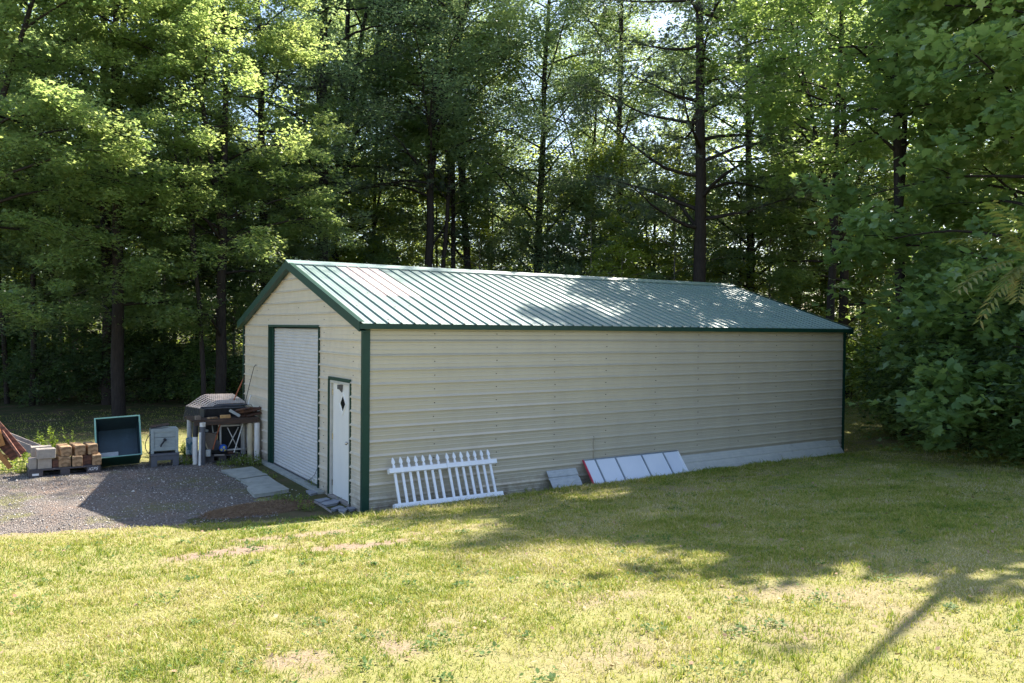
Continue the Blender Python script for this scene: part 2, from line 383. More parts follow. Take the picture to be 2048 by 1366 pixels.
ctr = V[Fq].mean(1); Fq = Fq[gravel_in(ctr[:, 0], ctr[:, 1]) > 0]
used, inv = np.unique(Fq.ravel(), return_inverse=True)
m, nt, out = new_mat('crushed gravel'); L = nt.links; v = coords(nt)
b = N(nt, 'ShaderNodeBsdfPrincipled', inp={'Roughness': .9, 'Specular IOR Level': .25})
vo = N(nt, 'ShaderNodeTexVoronoi', inp={'Scale': 42.}); L.new(v, vo.inputs['Vector'])
sep = N(nt, 'ShaderNodeSeparateColor'); L.new(vo.outputs['Color'], sep.inputs[0])
c = mixc(nt, sep.outputs[0], (.082, .068, .062), (.25, .215, .19))
c = mixc(nt, noise(nt, v, 1.6, 5, .6, .45, .68), c, (.21, .155, .125))
c = mixc(nt, noise(nt, v, .9, 5, .65, .52, .62), c, (.16, .15, .075))
L.new(c, b.inputs['Base Color'])
bp = N(nt, 'ShaderNodeBump', inp={'Strength': 1., 'Distance': .03}); bp.invert = True; L.new(vo.outputs['Distance'], bp.inputs['Height']); L.new(bp.outputs[0], b.inputs['Normal']); L.new(b.outputs[0], out.inputs[0])
gravel = link_mesh('gravel_yard', np_mesh('gravel_yard', V[used], inv.reshape(-1, 4), [m], True)); setp(gravel, kind='structure')

# loose stones
def scatter_island(n, pos, size, kind='stone', seed=1):
    r = np.random.default_rng(seed)
    o = np.array([[1, 0, 0], [0, 1, 0], [-1, 0, 0], [0, -1, 0], [0, 0, .8], [0, 0, -.5]], float)
    f = np.array([[0, 1, 4], [1, 2, 4], [2, 3, 4], [3, 0, 4], [1, 0, 5], [2, 1, 5], [3, 2, 5], [0, 3, 5]])
    vv = o[None] * (size[:, None, None]) * r.uniform(.6, 1.3, (n, 6, 1)) * r.uniform(.5, 1.2, (n, 1, 3))
    a = r.uniform(0, 6.28, n); ca, sa = np.cos(a), np.sin(a)
    x = vv[..., 0]*ca[:, None] - vv[..., 1]*sa[:, None]; y = vv[..., 0]*sa[:, None] + vv[..., 1]*ca[:, None]
    vv = np.stack([x, y, vv[..., 2]], -1) + pos[:, None]
    return vv.reshape(-1, 3), (f[None] + (np.arange(n)*6)[:, None, None]).reshape(-1, 3)
n = 90000; p = np.stack([rng.uniform(-13, -.2, n), rng.uniform(-.9, 7.4, n)], 1); p = p[gravel_in(p[:, 0], p[:, 1]) > -.08]
p = p[rng.random(len(p)) < .55]
pos = np.column_stack([p, height(p[:, 0], p[:, 1]) + .016]); sz = rng.uniform(.006, .016, len(pos))*(1 + (rng.random(len(pos)) < .04)*.8)
V, Fq = scatter_island(len(pos), pos, sz)
m, nt, out = new_mat('loose stones'); L = nt.links
g = N(nt, 'ShaderNodeNewGeometry'); cr = N(nt, 'ShaderNodeValToRGB'); e = cr.color_ramp.elements
e[0].color = (.10, .09, .09, 1); e[1].color = (.70, .65, .61, 1); e[1].position = 1
q = e.new(.45); q.color = (.22, .20, .19, 1); q = e.new(.85); q.color = (.36, .32, .30, 1)
b = N(nt, 'ShaderNodeBsdfPrincipled', inp={'Roughness': .85, 'Specular IOR Level': .3})
L.new(g.outputs['Random Per Island'], cr.inputs[0]); L.new(cr.outputs[0], b.inputs['Base Color']); L.new(b.outputs[0], out.inputs[0])
stones = link_mesh('gravel_stones', np_mesh('gravel_stones', V, Fq, [m])); setp(stones, 'loose crushed stones lying all over the yard beside the shed', 'gravel', kind='stuff')

# ------------------------------------------------------------------ grass
def grass_mat():
    m, nt, out = new_mat('grass blades'); L = nt.links; v = coords(nt); g = N(nt, 'ShaderNodeNewGeometry')
    cr = N(nt, 'ShaderNodeValToRGB'); e = cr.color_ramp.elements
    e[0].color = (.10, .17, .022, 1); e[1].color = (.58, .50, .31, 1); e[1].position = 1.
    for p_, c_ in ((.3, (.205, .275, .034, 1)), (.55, (.32, .34, .05, 1)), (.8, (.45, .39, .13, 1))): q = e.new(p_); q.color = c_
    n1 = noise(nt, v, .7, 5, .6, .36, .64); n2 = noise(nt, v, 3.0, 4, .6, .36, .64)
    a = N(nt, 'ShaderNodeMath', operation='MULTIPLY_ADD', inp={1: .46, 2: -.12}); L.new(n1, a.inputs[0])
    b_ = N(nt, 'ShaderNodeMath', operation='MULTIPLY_ADD', inp={1: .2}); L.new(n2, b_.inputs[0]); L.new(a.outputs[0], b_.inputs[2])
    c = N(nt, 'ShaderNodeMath', operation='MULTIPLY_ADD', inp={1: .70}, use_clamp=True); L.new(g.outputs['Random Per Island'], c.inputs[0]); L.new(b_.outputs[0], c.inputs[2])
    L.new(c.outputs[0], cr.inputs[0])
    d = N(nt, 'ShaderNodeBsdfPrincipled', inp={'Roughness': .5, 'Specular IOR Level': .35}); L.new(cr.outputs[0], d.inputs['Base Color'])
    t = N(nt, 'ShaderNodeBsdfTranslucent'); L.new(cr.outputs[0], t.inputs[0])
    mx = N(nt, 'ShaderNodeMixShader', inp={0: .42}); L.new(d.outputs[0], mx.inputs[1]); L.new(t.outputs[0], mx.inputs[2]); L.new(mx.outputs[0], out.inputs[0])
    return m

def blades(p, h, w, seed, lean_=1.5):
    r = np.random.default_rng(seed); n = len(p); a = r.uniform(0, 2*np.pi, n); d = np.stack([np.cos(a), np.sin(a)], 1)
    q = r.uniform(0, 2*np.pi, n); l = np.stack([np.cos(q), np.sin(q)], 1)*(r.random(n)*lean_*h)[:, None]
    z = height(p[:, 0], p[:, 1]) - .005
    V = np.zeros((n, 5, 3)); V[:, 0, :2] = p - d*w[:, None]*.5; V[:, 1, :2] = p + d*w[:, None]*.5
    V[:, 2, :2] = p + d*w[:, None]*.42 + l*.35; V[:, 3, :2] = p - d*w[:, None]*.42 + l*.35; V[:, 4, :2] = p + l
    V[:, 0, 2] = V[:, 1, 2] = z; V[:, 2, 2] = V[:, 3, 2] = z + h*.55; V[:, 4, 2] = z + h*r.uniform(.75, 1, n)
    b = np.arange(n)*5
    return V.reshape(-1, 3), np.stack([b, b+1, b+2, b+3], 1), np.stack([b+3, b+2, b+4], 1)

def in_view(p, margin=180):
    X, Y, W = [], [], []
    d = np.column_stack([p, height(p[:, 0], p[:, 1])]) - CAM
    w = d @ _F; x = 1024 + FPX*(d @ _R)/np.maximum(w, .01); y = 683 - FPX*(d @ _U)/np.maximum(w, .01)
    return (w > 1) & (x > -margin) & (x < 2048+margin) & (y < 1366+margin), w

def grass_ok(p):
    x, y = p[:, 0], p[:, 1]
    ok = (yb(x) - y > np.where(x < -1.6, .10, -.25) + (vnoise(x, y, .35, 36)-.5)*.35) | (y > 7.0) | (x > 12.3)
    ok &= ~((x > -1.1) & (x < .02) & (y > -.15) & (y < 6.5) & (vnoise(x, y, .3, 34) > .35)); ok &= ~((x > -.02) & (x < 12.3) & (y > -.05) & (y < 7.5))
    return ok
P_ = []
for x0, x1, y0, y1, dens in ((-9, 9, -10.5, -4, 2600), (-8, 9, -7, 0.6, 1500), (-12, 14, -7, 1.6, 900), (6, 20, -5, 8, 520), (11, 26, -3, 14, 300), (-12, 2, 7.2, 18, 330)):
    n = int((x1-x0)*(y1-y0)*dens); P_.append(np.stack([rng.uniform(x0, x1, n), rng.uniform(y0, y1, n)], 1))
p = np.concatenate(P_); iv, w = in_view(p); p = p[iv]; w = w[iv]; k = grass_ok(p); p = p[k]; w = w[k]
keep = rng.random(len(p)) < np.clip(9.5/w, .12, 1)*(1 - .97*bare_amount(p[:, 0], p[:, 1]))*(.15 + 1.3*vnoise(p[:, 0], p[:, 1], .16, 31))
p = p[keep]; w = w[keep]
if len(p) > 330000: k = rng.permutation(len(p))[:330000]; p = p[k]; w = w[k]
hh = (.016 + .026*rng.random(len(p)))*(.6 + 1.0*vnoise(p[:, 0], p[:, 1], .5, 32)); hh *= np.where(rng.random(len(p)) < .03, 1.8, 1)
near_wall = (p[:, 1] > -1.0) & (p[:, 0] > -1) & (p[:, 0] < 12.3) & (p[:, 1] < 0); hh *= np.where(near_wall, 2.0, 1)
V, F4, F3 = blades(p, hh, .0035 + .00052*w, 5)
grass = link_mesh('lawn_grass', np_mesh('lawn_grass', V, [F4, F3], [grass_mat()])); setp(grass, 'short dry yellow green grass covering the sloping lawn', 'grass', kind='stuff')
print('grass blades', len(p))

# longer tufts
n = 9000; c = np.stack([rng.uniform(-9, 14, n), rng.uniform(-10, -.3, n)], 1); iv, w = in_view(c); c = c[iv & (vnoise(c[:, 0], c[:, 1], .7, 33) > .48) & grass_ok(c) & (yb(c[:, 0]) - c[:, 1] > .2)]
p2_ = (c[:, None] + rng.normal(0, .022, (len(c), 13, 2))).reshape(-1, 2); _, w2 = in_view(p2_)
V, F4, F3 = blades(p2_, rng.uniform(.03, .075, len(p2_)), .0035 + .0005*w2, 15, .9)
tuft = link_mesh('grass_tufts', np_mesh('grass_tufts', V, [F4, F3], [grass.data.materials[0]])); setp(tuft, 'longer tufts of grass scattered through the lawn', 'grass', kind='stuff')
# clover and small broad weeds in the turf
n = 420; c = np.stack([rng.uniform(-8, 12, n), rng.uniform(-10, -.4, n)], 1); iv, w = in_view(c); c = c[iv & (yb(c[:, 0]) - c[:, 1] > .3)]
k_ = rng.integers(8, 46, len(c)); idx = np.repeat(np.arange(len(c)), k_); sp_ = rng.uniform(.03, .16, len(c))
p2_ = c[idx] + rng.normal(0, 1, (len(idx), 2))*sp_[idx][:, None]; hz = height(p2_[:, 0], p2_[:, 1])
def ground_leaves(p, z, size, seed):
    r = np.random.default_rng(seed); n = len(p); c3 = np.column_stack([p, z]); a = r.uniform(0, 6.28, n)
    t = np.stack([np.cos(a), np.sin(a), r.normal(.25, .3, n)], 1); b = np.stack([-np.sin(a), np.cos(a), r.normal(0, .25, n)], 1); s_ = size[:, None]
    V = np.stack([c3, c3+(t*.4+b*.38)*s_, c3+(t*.85+b*.30)*s_, c3+t*s_, c3+(t*.85-b*.30)*s_, c3+(t*.4-b*.38)*s_], 1); q = np.arange(n)*6
    return V.reshape(-1, 3), np.stack([q, q+1, q+2, q+3, q+4, q+5], 1)
V, Fq = ground_leaves(p2_, hz + rng.uniform(.008, .035, len(idx)), rng.uniform(.012, .034, len(idx)), 19)
clv = link_mesh('clover', np_mesh('clover', V, Fq, [leaf_mat('clover leaves', (.05, .10, .025), (.09, .15, .035), (.16, .30, .04), (.28, .40, .06), .3, .7, .15)])); setp(clv, 'patches of low green clover in the lawn', 'clover', kind='stuff')
# dead leaves and bits on lawn and yard
n = 2600; p = np.stack([rng.uniform(-9, 12, n), rng.uniform(-9, 7, n)], 1); p = p[(yb(p[:, 0]) - p[:, 1] > 0) | ((p[:, 0] < -.3))]
def flat_bits(p, size, seed, lift=.03):
    r = np.random.default_rng(seed); n = len(p); c = np.column_stack([p, height(p[:, 0], p[:, 1]) + lift*r.random(n)+.012])
    a = r.uniform(0, 6.28, n); u = np.stack([np.cos(a), np.sin(a), r.normal(0, .35, n)], 1); v = np.stack([-np.sin(a), np.cos(a), r.normal(0, .35, n)], 1)
    s = size[:, None]; V = np.stack([c-u*s, c+v*s*.6, c+u*s, c-v*s*.6], 1); b = np.arange(n)*4
    return V.reshape(-1, 3), np.stack([b, b+1, b+2, b+3], 1)
V, Fq = flat_bits(p, rng.uniform(.010, .026, len(p)), 3)
litter = link_mesh('leaf_litter', np_mesh('leaf_litter', V, Fq, [mat('dead leaves', (.36, .24, .15), (.20, .11, .06), 5, .8)])); setp(litter, 'small dry fallen leaves strewn on lawn and yard', 'leaf litter', kind='stuff')

# ------------------------------------------------------------------ shed
LX, WY, EZ, AZ_ = 12.22, 7.36, 2.97, 4.20
RIB = .2286
shed = thing('metal_shed', 'long beige metal shed with a green ribbed gable roof and white roller door', 'shed', (0, 0, 0))

def rib_profile(z0, z1, phase, breaks=(), rh=.030, sub=.005):
    """list of (z, out) along z"""
    pts = {}
    k0 = int((z0-phase)/RIB) - 1; k1 = int((z1-phase)/RIB) + 2
    raw = []
    for k in range(k0, k1):
        c = phase + k*RIB
        raw += [(c-.016, 0), (c-.0145, rh), (c-.006, rh), (c+.025, 0)]
        for q in (.086, .156): raw += [(c+q-.008, 0), (c+q-.006, sub), (c+q+.004, sub), (c+q+.012, 0)]
    raw.sort()
    zs = [a for a, _ in raw]; os_ = [b for _, b in raw]
    res = [(z, o) for z, o in raw if z0 < z < z1]
    for z in (z0, z1, *breaks): res.append((z, float(np.interp(z, zs, os_))))
    res.sort(); return res

def ribbed(mb, prof, intervals, place):
    """prof (z,out); intervals(zmid)-> list of (a0,a1) functions of z; place(a,z,out)->xyz"""
    for (z0, o0), (z1, o1) in zip(prof[:-1], prof[1:]):
        if z1-z0 < 1e-5: continue
        for fa, fb in intervals((z0+z1)/2):
            A0, A1, B0, B1 = fa(z0), fa(z1), fb(z0), fb(z1)
            if B0 - A0 < 1e-4 and B1 - A1 < 1e-4: continue
            mb.add([place(A0, z0, o0), place(B0, z0, o0), place(B1, z1, o1), place(A1, z1, o1)], [(0, 1, 2, 3)])

K = lambda c: (lambda z: c)
PH = EZ - .012
# long front wall (Y=0, faces -Y) and back wall
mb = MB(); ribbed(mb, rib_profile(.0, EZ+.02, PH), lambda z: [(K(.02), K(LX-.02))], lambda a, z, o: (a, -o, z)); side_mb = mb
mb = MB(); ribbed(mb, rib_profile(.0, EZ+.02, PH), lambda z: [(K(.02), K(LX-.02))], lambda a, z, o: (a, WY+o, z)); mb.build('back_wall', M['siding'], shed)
RD0, RD1, RDT = 2.09, 5.24, 2.93
PD0, PD1, PDT = .54, 1.53, 2.06
pit = (AZ_-.10-EZ)/(WY/2)
def gable_iv(z):
    lo = lambda q: max(.02, (q-EZ)/pit) if q > EZ else .02
    hi = lambda q: WY - lo(q)
    if z > RDT: return [(lo, hi)]
    if z > PDT: return [(lo, K(RD0)), (K(RD1), hi)]
    return [(lo, K(PD0)), (K(PD1), K(RD0)), (K(RD1), hi)]
gp = rib_profile(.0, AZ_-.105, PH, (EZ, RDT, PDT))
mb = MB(); ribbed(mb, gp, gable_iv, lambda a, z, o: (-o, a, z)); gable_mb = mb
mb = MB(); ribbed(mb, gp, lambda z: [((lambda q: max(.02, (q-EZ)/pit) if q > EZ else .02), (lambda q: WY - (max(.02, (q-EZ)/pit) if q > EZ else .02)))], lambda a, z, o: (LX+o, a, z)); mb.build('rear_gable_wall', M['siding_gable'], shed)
# roof slopes
RX0, RX1, OV = -.13, LX+.17, .13
rp = (AZ_-3.005)/(WY/2+OV-.0)
def roofz(y): return AZ_ - abs(y-WY/2)*rp
def roof_side(sgn, name):
    mb = MB(); prof = rib_profile(RX0, RX1, RX0+.03, rh=.026, sub=.003)
    L_ = WY/2+OV
    nrm = Vector((0, -sgn*rp, 1)).normalized() if sgn > 0 else Vector((0, rp, 1)).normalized()
    e = WY/2 - sgn*L_
    n_ = Vector((0, (-rp if sgn > 0 else rp), 1)).normalized()
    def pt(x, t, o):
        y = e + (WY/2-e)*t; return (x, y + n_.y*o, roofz(y) + n_.z*o)
    for (x0, o0), (x1, o1) in zip(prof[:-1], prof[1:]):
        mb.add([pt(x0, 0, o0), pt(x1, 0, o1), pt(x1, .5, o1), pt(x0, .5, o0), pt(x1, 1, o1), pt(x0, 1, o0)], [(0, 1, 2, 3), (3, 2, 4, 5)])
    mb.add([pt(RX0, 0, -.015), pt(RX1, 0, -.015), pt(RX1, 1, -.015), pt(RX0, 1, -.015)], [(3, 2, 1, 0)])
    return mb.build(name, M['roofgreen'], shed), pt
roof, rpt = roof_side(1, 'roof_slope'); roof_side(-1, 'roof_slope')
# frosted panel near the front of the roof
mb = MB(); xs_ = [q for q in rib_profile(RX0, RX1, RX0+.03, rh=.026, sub=.003)]
x0s, x1s = RX0+.03+4*RIB-.02, RX0+.03+8*RIB-.035
prof = rib_profile(x0s, x1s, RX0+.03, rh=.026, sub=.003)
for (a, oa), (b_, ob) in zip(prof[:-1], prof[1:]):
    mb.add([rpt(a, .42, oa+.004), rpt(b_, .42, ob+.004), rpt(b_, .97, ob+.004), rpt(a, .97, oa+.004)], [(0, 1, 2, 3)])
mb.build('skylight_panel', M['skylight'], shed)
# ridge cap
mb = MB()
for sg in (-1, 1):
    yy = WY/2 + sg*.20
    mb.add([(RX0-.02, WY/2, AZ_+.050), (RX1+.02, WY/2, AZ_+.050), (RX1+.02, yy, roofz(yy)+.032), (RX0-.02, yy, roofz(yy)+.032), (RX1+.02, yy, roofz(yy)+.012), (RX0-.02, yy, roofz(yy)+.012)],
           [(0, 1, 2, 3) if sg < 0 else (3, 2, 1, 0), (3, 2, 4, 5)])
mb.build('ridge_cap', M['ridge'], shed)
# rake trims (L shaped) front and rear
for xx, xin, nm in ((RX0-.012, -.022, 'rake_trim'), (RX1+.012, LX+.022, 'rake_trim')):
    for sg in (-1, 1):
        mb = MB(); e = WY/2 + sg*(WY/2+OV+.005)
        for ya, yc in ((e, WY/2),):
            za, zc = roofz(ya), roofz(yc)
            x0_, x1_ = sorted((xx, xx + (.012 if xx < 0 else -.012)))
            pr = [(x0_, ya, za-.125), (x1_, ya, za-.125), (x1_, yc, zc-.125), (x0_, yc, zc-.125), (x0_, ya, za+.028), (x1_, ya, za+.028), (x1_, yc, zc+.028), (x0_, yc, zc+.028)]
            mb.hexa(pr)
            a0, a1 = sorted((xx, xin))
            mb.hexa([(a0+.001, ya, za-.123), (a1, ya, za-.123), (a1, yc, zc-.123), (a0+.001, yc, zc-.123), (a0+.001, ya, za-.112), (a1, ya, za-.112), (a1, yc, zc-.112), (a0+.001, yc, zc-.112)])
            # top flange over the roof edge
            t0, t1 = sorted((xx, xx + (.09 if xx < 0 else -.09)))
            mb.hexa([(t0, ya, za+.028), (t1, ya, za+.028), (t1, yc, zc+.028), (t0, yc, zc+.028), (t0, ya, za+.034), (t1, ya, za+.034), (t1, yc, zc+.034), (t0, yc, zc+.034)])
        mb.build(nm, M['green'], shed)
for ey, sg in ((-OV, -1), (WY+OV, 1)):
    mb = MB(); ez = roofz(ey)
    mb.bx(RX0-.01, RX1+.01, min(ey, ey+sg*.012), max(ey, ey+sg*.012), ez-.085, ez-.003)
    y2 = .022 if sg < 0 else WY-.022
    mb.bx(RX0, RX1, min(ey-sg*.002, y2*1.0), max(ey-sg*.002, y2), ez-.083, ez-.072)
    mb.build('eave_trim', M['green'], shed)
# corner trims
for cx_, cy_, sx, sy in ((0, 0, 1, 1), (LX, 0, -1, 1), (0, WY, 1, -1), (LX, WY, -1, -1)):
    mb = MB(); a, b2 = (.085, .045) if sx > 0 else (.06, .045)
    x0_, x1_ = sorted((cx_-sx*.035, cx_+sx*a)); y0_, y1_ = sorted((cy_-sy*.035, cy_-sy*.031))
    mb.bx(x0_, x1_, y0_, y1_, -.03, EZ-.04)
    x0_, x1_ = sorted((cx_-sx*.035, cx_-sx*.031)); y0_, y1_ = sorted((cy_-sy*.0305, cy_+sy*b2))
    mb.bx(x0_, x1_, y0_, y1_, -.03, EZ-.03)
    mb.build('corner_trim', M['green'], shed)
# screws on the side wall and gable
mb = side_mb; n_side = len(mb.f); n_gab = len(gable_mb.f)
def screw_y(x, z): mb.bx(x-.007, x+.007, -.010, .001, z-.007, z+.007)
for px in (869, 994, 1110, 1213, 1312, 1397, 1479, 1553, 1624):
    d = _F*FPX + _R*(px-1024); t = (0-CAM[1])/d[1]; X = CAM[0]+d[0]*t
    for k in range(13): screw_y(X + R_.uniform(-.01, .01), PH - k*RIB - .11)
for Y in (.45, 1.85, 3.3, 5.35, 6.9):
    for k in range(-2, 13):
        z = PH - k*RIB - .11
        if PD0-.1 < Y < PD1+.05 and z < PDT: continue
        if RD0 < Y < RD1 and z < RDT+.05: continue
        if z > EZ + pit*min(Y, WY-Y) - .1: continue
        gable_mb.bx(-.010, .001, Y-.006, Y+.006, z-.006, z+.006)
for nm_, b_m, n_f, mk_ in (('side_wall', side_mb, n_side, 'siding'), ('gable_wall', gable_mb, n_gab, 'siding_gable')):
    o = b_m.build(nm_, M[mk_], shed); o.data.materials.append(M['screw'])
    for f_ in o.data.polygons:
        if f_.index >= n_f: f_.material_index = 1
# overlapping lower panel seam
mb = MB(); mb.bx(4.600, 4.603, -.034, .0, .47, .93); mb.bx(4.600, 4.603, -.006, .0, .0, .47)
mb.build('panel_seam', M['siding'], shed)
# base rail / slab edge
mb = MB(); mb.bx(-.14, -.001, 1.75, 5.6, -.1, .045); mb.bx(.001, LX, -.04, 0.05, -.12, .012)
mb.build('concrete_footing', M['concrete'], shed, bevel=.01)
mb = MB(); mb.bx(.03, LX-.03, .03, WY-.03, -.1, .02); mb.build('floor_slab', M['concrete'], shed)

# leaf bits lying on the front roof slope
rr = np.random.default_rng(55); bits = []
for k in range(260):
    x_ = rr.uniform(.2, LX); t_ = 1-rr.random()**.6; c_ = np.array(rpt(x_, t_*.96, .006)); a_ = rr.uniform(0, 6.28); s_ = rr.uniform(.012, .03); u_ = np.array([math.cos(a_), math.sin(a_)*.95, math.sin(a_)*rp])*s_; w_ = np.array([-math.sin(a_), math.cos(a_)*.95, math.cos(a_)*rp])*s_*.5
    bits.append([c_-u_, c_+w_, c_+u_+[0, 0, .006], c_-w_])
V = np.array(bits).reshape(-1, 3); o = link_mesh('roof_leaf_litter', np_mesh('roof_leaf_litter', V, np.arange(len(V)).reshape(-1, 4), [M['rust']])); setp(o, 'small brown leaves and twigs lying on the green roof', 'leaf litter', kind='stuff')
# roller door
dd = .085
mb = MB()
for k in range(0, 46):
    z0_ = .03 + k*.0625
    if z0_ + .0625 > RDT: break
    c = z0_; h_ = .0625
    pr = [(0, 0), (.010, .010), (.014, .022), (.014, .034), (.010, .046), (0, .056), (0, h_)]
    for (o0, a0), (o1, a1) in zip(pr[:-1], pr[1:]):
        mb.add([(dd-o0, RD0, c+a0), (dd-o0, RD1, c+a0), (dd-o1, RD1, c+a1), (dd-o1, RD0, c+a1)], [(0, 3, 2, 1)])
rdoor = mb.build('roller_door', M['doorwhite'], shed)
MB().bx(dd-.03, dd+.03, RD0+.01, RD1-.01, .0, .045).build('bottom_bar', M['rubber'], rdoor, bevel=.004)
mb = MB(); mb.bx(-.034, dd+.05, RD1, RD1+.012, -.02, RDT+.04); mb.bx(-.036, -.032, RD1+.002, RD1+.035, -.02, RDT+.04)
mb.bx(-.034, dd+.05, RD0-.012, RD0, -.02, RDT+.04); mb.bx(-.036, -.032, RD0-.028, RD0-.002, -.02, RDT+.04)
mb.bx(-.034, dd+.05, RD0, RD1, RDT, RDT+.012); mb.bx(-.036, -.032, RD0-.03, RD1+.035, RDT+.001, RDT+.045)
mb.build('roller_door_trim', M['green'], shed)
MB().bx(dd-.05, dd-.02, RD1-.08, RD1, .02, RDT-.01).build('door_track', M['green'], shed)
# entry door
dr = MB().bx(.025, .065, PD0+.075, PD1-.075, .05, PDT-.05).build('entry_door', M['panelwhite'], shed, bevel=.003)
yc_, zc_ = .985, 1.655
mb = MB()
for (a, b_) in (((0, .19), (.165, 0)), ((.165, 0), (0, -.19)), ((0, -.19), (-.165, 0)), ((-.165, 0), (0, .19))):
    A = (.012, yc_+a[0]*1.0, zc_+a[1]); B = (.012, yc_+b_[0], zc_+b_[1]); A2 = (.024, yc_+a[0]*.66, zc_+a[1]*.66); B2 = (.024, yc_+b_[0]*.66, zc_+b_[1]*.66)
    A0 = (.0245, yc_+a[0]*1.12, zc_+a[1]*1.12); B0 = (.0245, yc_+b_[0]*1.12, zc_+b_[1]*1.12)
    mb.add([A0, B0, B, A, B2, A2], [(0, 1, 2, 3), (3, 2, 4, 5)])
wf = mb.build('window_frame', M['panelwhite'], dr)
q = .67
MB().add([(.0225, yc_, zc_+.19*q), (.0225, yc_+.165*q, zc_), (.0225, yc_, zc_-.19*q), (.0225, yc_-.165*q, zc_)], [(0, 1, 2, 3)]).build('diamond_pane', M['glass'], dr)
mb = MB(); Mx = Matrix.Rotation(-math.pi/2, 4, 'Y'); mb.lathe((.025, .67, 1.03), [(.001, 0), (.030, .0), (.030, .008), (.012, .012), (.012, .035), (.027, .045), (.030, .06), (.022, .072), (.001, .075)], 14, Mx); mb.build('door_knob', M['chrome'], dr, sm=True)
mb = MB(); mb.bx(-.055, .024, .99, 1.05, 1.90, 1.975); mb.prism([(-.055, 1.93), (.02, 1.975), (.02, 1.84)], 1.0, 1.04, axis=1); mb.build('door_closer', M['rubber'], dr, bevel=.004)
mb = MB(); mb.bx(-.02, .07, PD1-.03, PD1, .0, PDT); mb.bx(-.02, .07, PD0, PD0+.03, .0, PDT); mb.bx(-.02, .07, PD0+.03, PD1-.03, PDT-.03, PDT)
mb.bx(-.036, -.0205, PD0-.02, PD1+.02, PDT-.012, PDT+.03); mb.bx(-.036, -.0205, PD1-.01, PD1+.03, -.02, PDT-.013)
mb.build('door_trim', M['green'], shed)
mb = MB(); mb.bx(-.018, .03, PD0+.032, PD0+.072, .03, PDT-.032); mb.bx(-.018, .03, PD1-.072, PD1-.032, .03, PDT-.032); mb.bx(-.018, .03, PD0+.073, PD1-.073, PDT-.075, PDT-.032)
mb.build('door_jamb', M['oldpanel'], shed)
for hz_ in (.25, 1.05, 1.82): MB().tube([(.018, PD1-.078, hz_-.05), (.018, PD1-.078, hz_+.05)], .009, 8).build('hinge', M['chrome'], dr)
MB().bx(-.04, .07, PD0, PD1, -.02, .045).build('threshold', M['oldwood'], shed, bevel=.004)
# dark backing behind the entry door opening
MB().bx(.07, .08, PD0, PD1, 0, PDT).build('door_backing', M['black'], shed)

# ------------------------------------------------------------------ things leaning on the long wall
def fence_panel():
    t = thing('picket_fence_panel', 'white vinyl picket fence panel leaning on the beige wall', 'fence panel', (1.35, -.35, .06))
    b0 = Vector((.36, -.40, .06)); top = Vector((.36, -.06, .86)); Mx = lean(b0, top)
    Ht = (top-b0).length
    W = 2.0
    tilt = lambda x: 0
    xs_ = [.105 + .133*i for i in range(7)] + [.105 + .133*6 + .175 + .133*i for i in range(7)]
    for x in xs_:
        mb = MB(); mb.bx(x-.021, x+.021, -.011, .011, -.02 if x < 1.2 else .0, Ht-.13, Mx)
        mb.prism([(x-.012, Ht-.13), (x+.012, Ht-.13), (x+.012, Ht-.115), (x+.024, Ht-.10), (x+.030, Ht-.075), (x+.022, Ht-.045), (x+.008, Ht-.012), (x, Ht), (x-.008, Ht-.012), (x-.022, Ht-.045), (x-.030, Ht-.075), (x-.024, Ht-.10), (x-.012, Ht-.115)], -.010, .010, axis=1, M=Mx)
        mb.build('picket', M['vinyl'], t)
    for z in (.045, Ht-.26):
        for x0_, x1_ in ((-.0, 1.03), (1.032, W)):
            mb = MB(); mb.bx(x0_, x1_, .012, .045, z, z+.078, Mx); mb.bx(x0_+.001, x1_-.001, -.045, -.012, z+.001, z+.077, Mx); mb.build('rail', M['vinyl'], t, bevel=.003)
        MB().bx(1.0, 1.062, .0455, .049, z+.002, z+.076, Mx).build('rail_joint', M['acrylic'], t)
fence_panel()

def corr_sheet(name, label, x0, x1, bot, top, m, thick=.004, ribs=(.5,), cat='metal sheet'):
    Mx = lean(Vector((x0, bot[0], bot[1])), Vector((x0, top[0], top[1]))); Ht = (Vector((0, *top))-Vector((0, *bot))).length
    t = thing(name, label, cat, ((x0+x1)/2, bot[0], bot[1]))
    pts = [(0, 0)]
    for r in ribs: pts += [(r*Ht-.03, 0), (r*Ht-.014, .018), (r*Ht+.014, .018), (r*Ht+.03, 0)]
    step = Ht/7
    for k in range(1, 7):
        z = k*step
        if all(abs(z-r*Ht) > .045 for r in ribs): pts += [(z-.008, 0), (z, .004), (z+.008, 0)]
    pts.append((Ht, 0)); pts.sort(); mb = MB()
    poly = [(o+thick, z) for z, o in pts] + [(o, z) for z, o in pts[::-1]]
    mb.prism(poly, 0, x1-x0, axis=0, M=Mx)
    mb.build('corrugated_panel', m, t)
    return t
corr_sheet('corrugated_metal_sheet', 'small grey corrugated metal offcut against the wall between fence panel and glazed frames', 3.50, 4.17, (-.26, .09), (-.04, .37), M['galv'], ribs=(.55,))
corr_sheet('wall_panel_offcut', 'long grey corrugated panel leaning along the foot of the shed wall', 6.75, 11.50, (-.34, .09), (-.06, .385), M['oldpanel'], ribs=(.52,))
corr_sheet('wall_panel_offcut', 'narrow grey panel end showing at the far corner post, behind the long leaning panel', 11.25, 11.98, (-.24, .06), (-.045, .36), M['oldpanel'], ribs=(.50,))

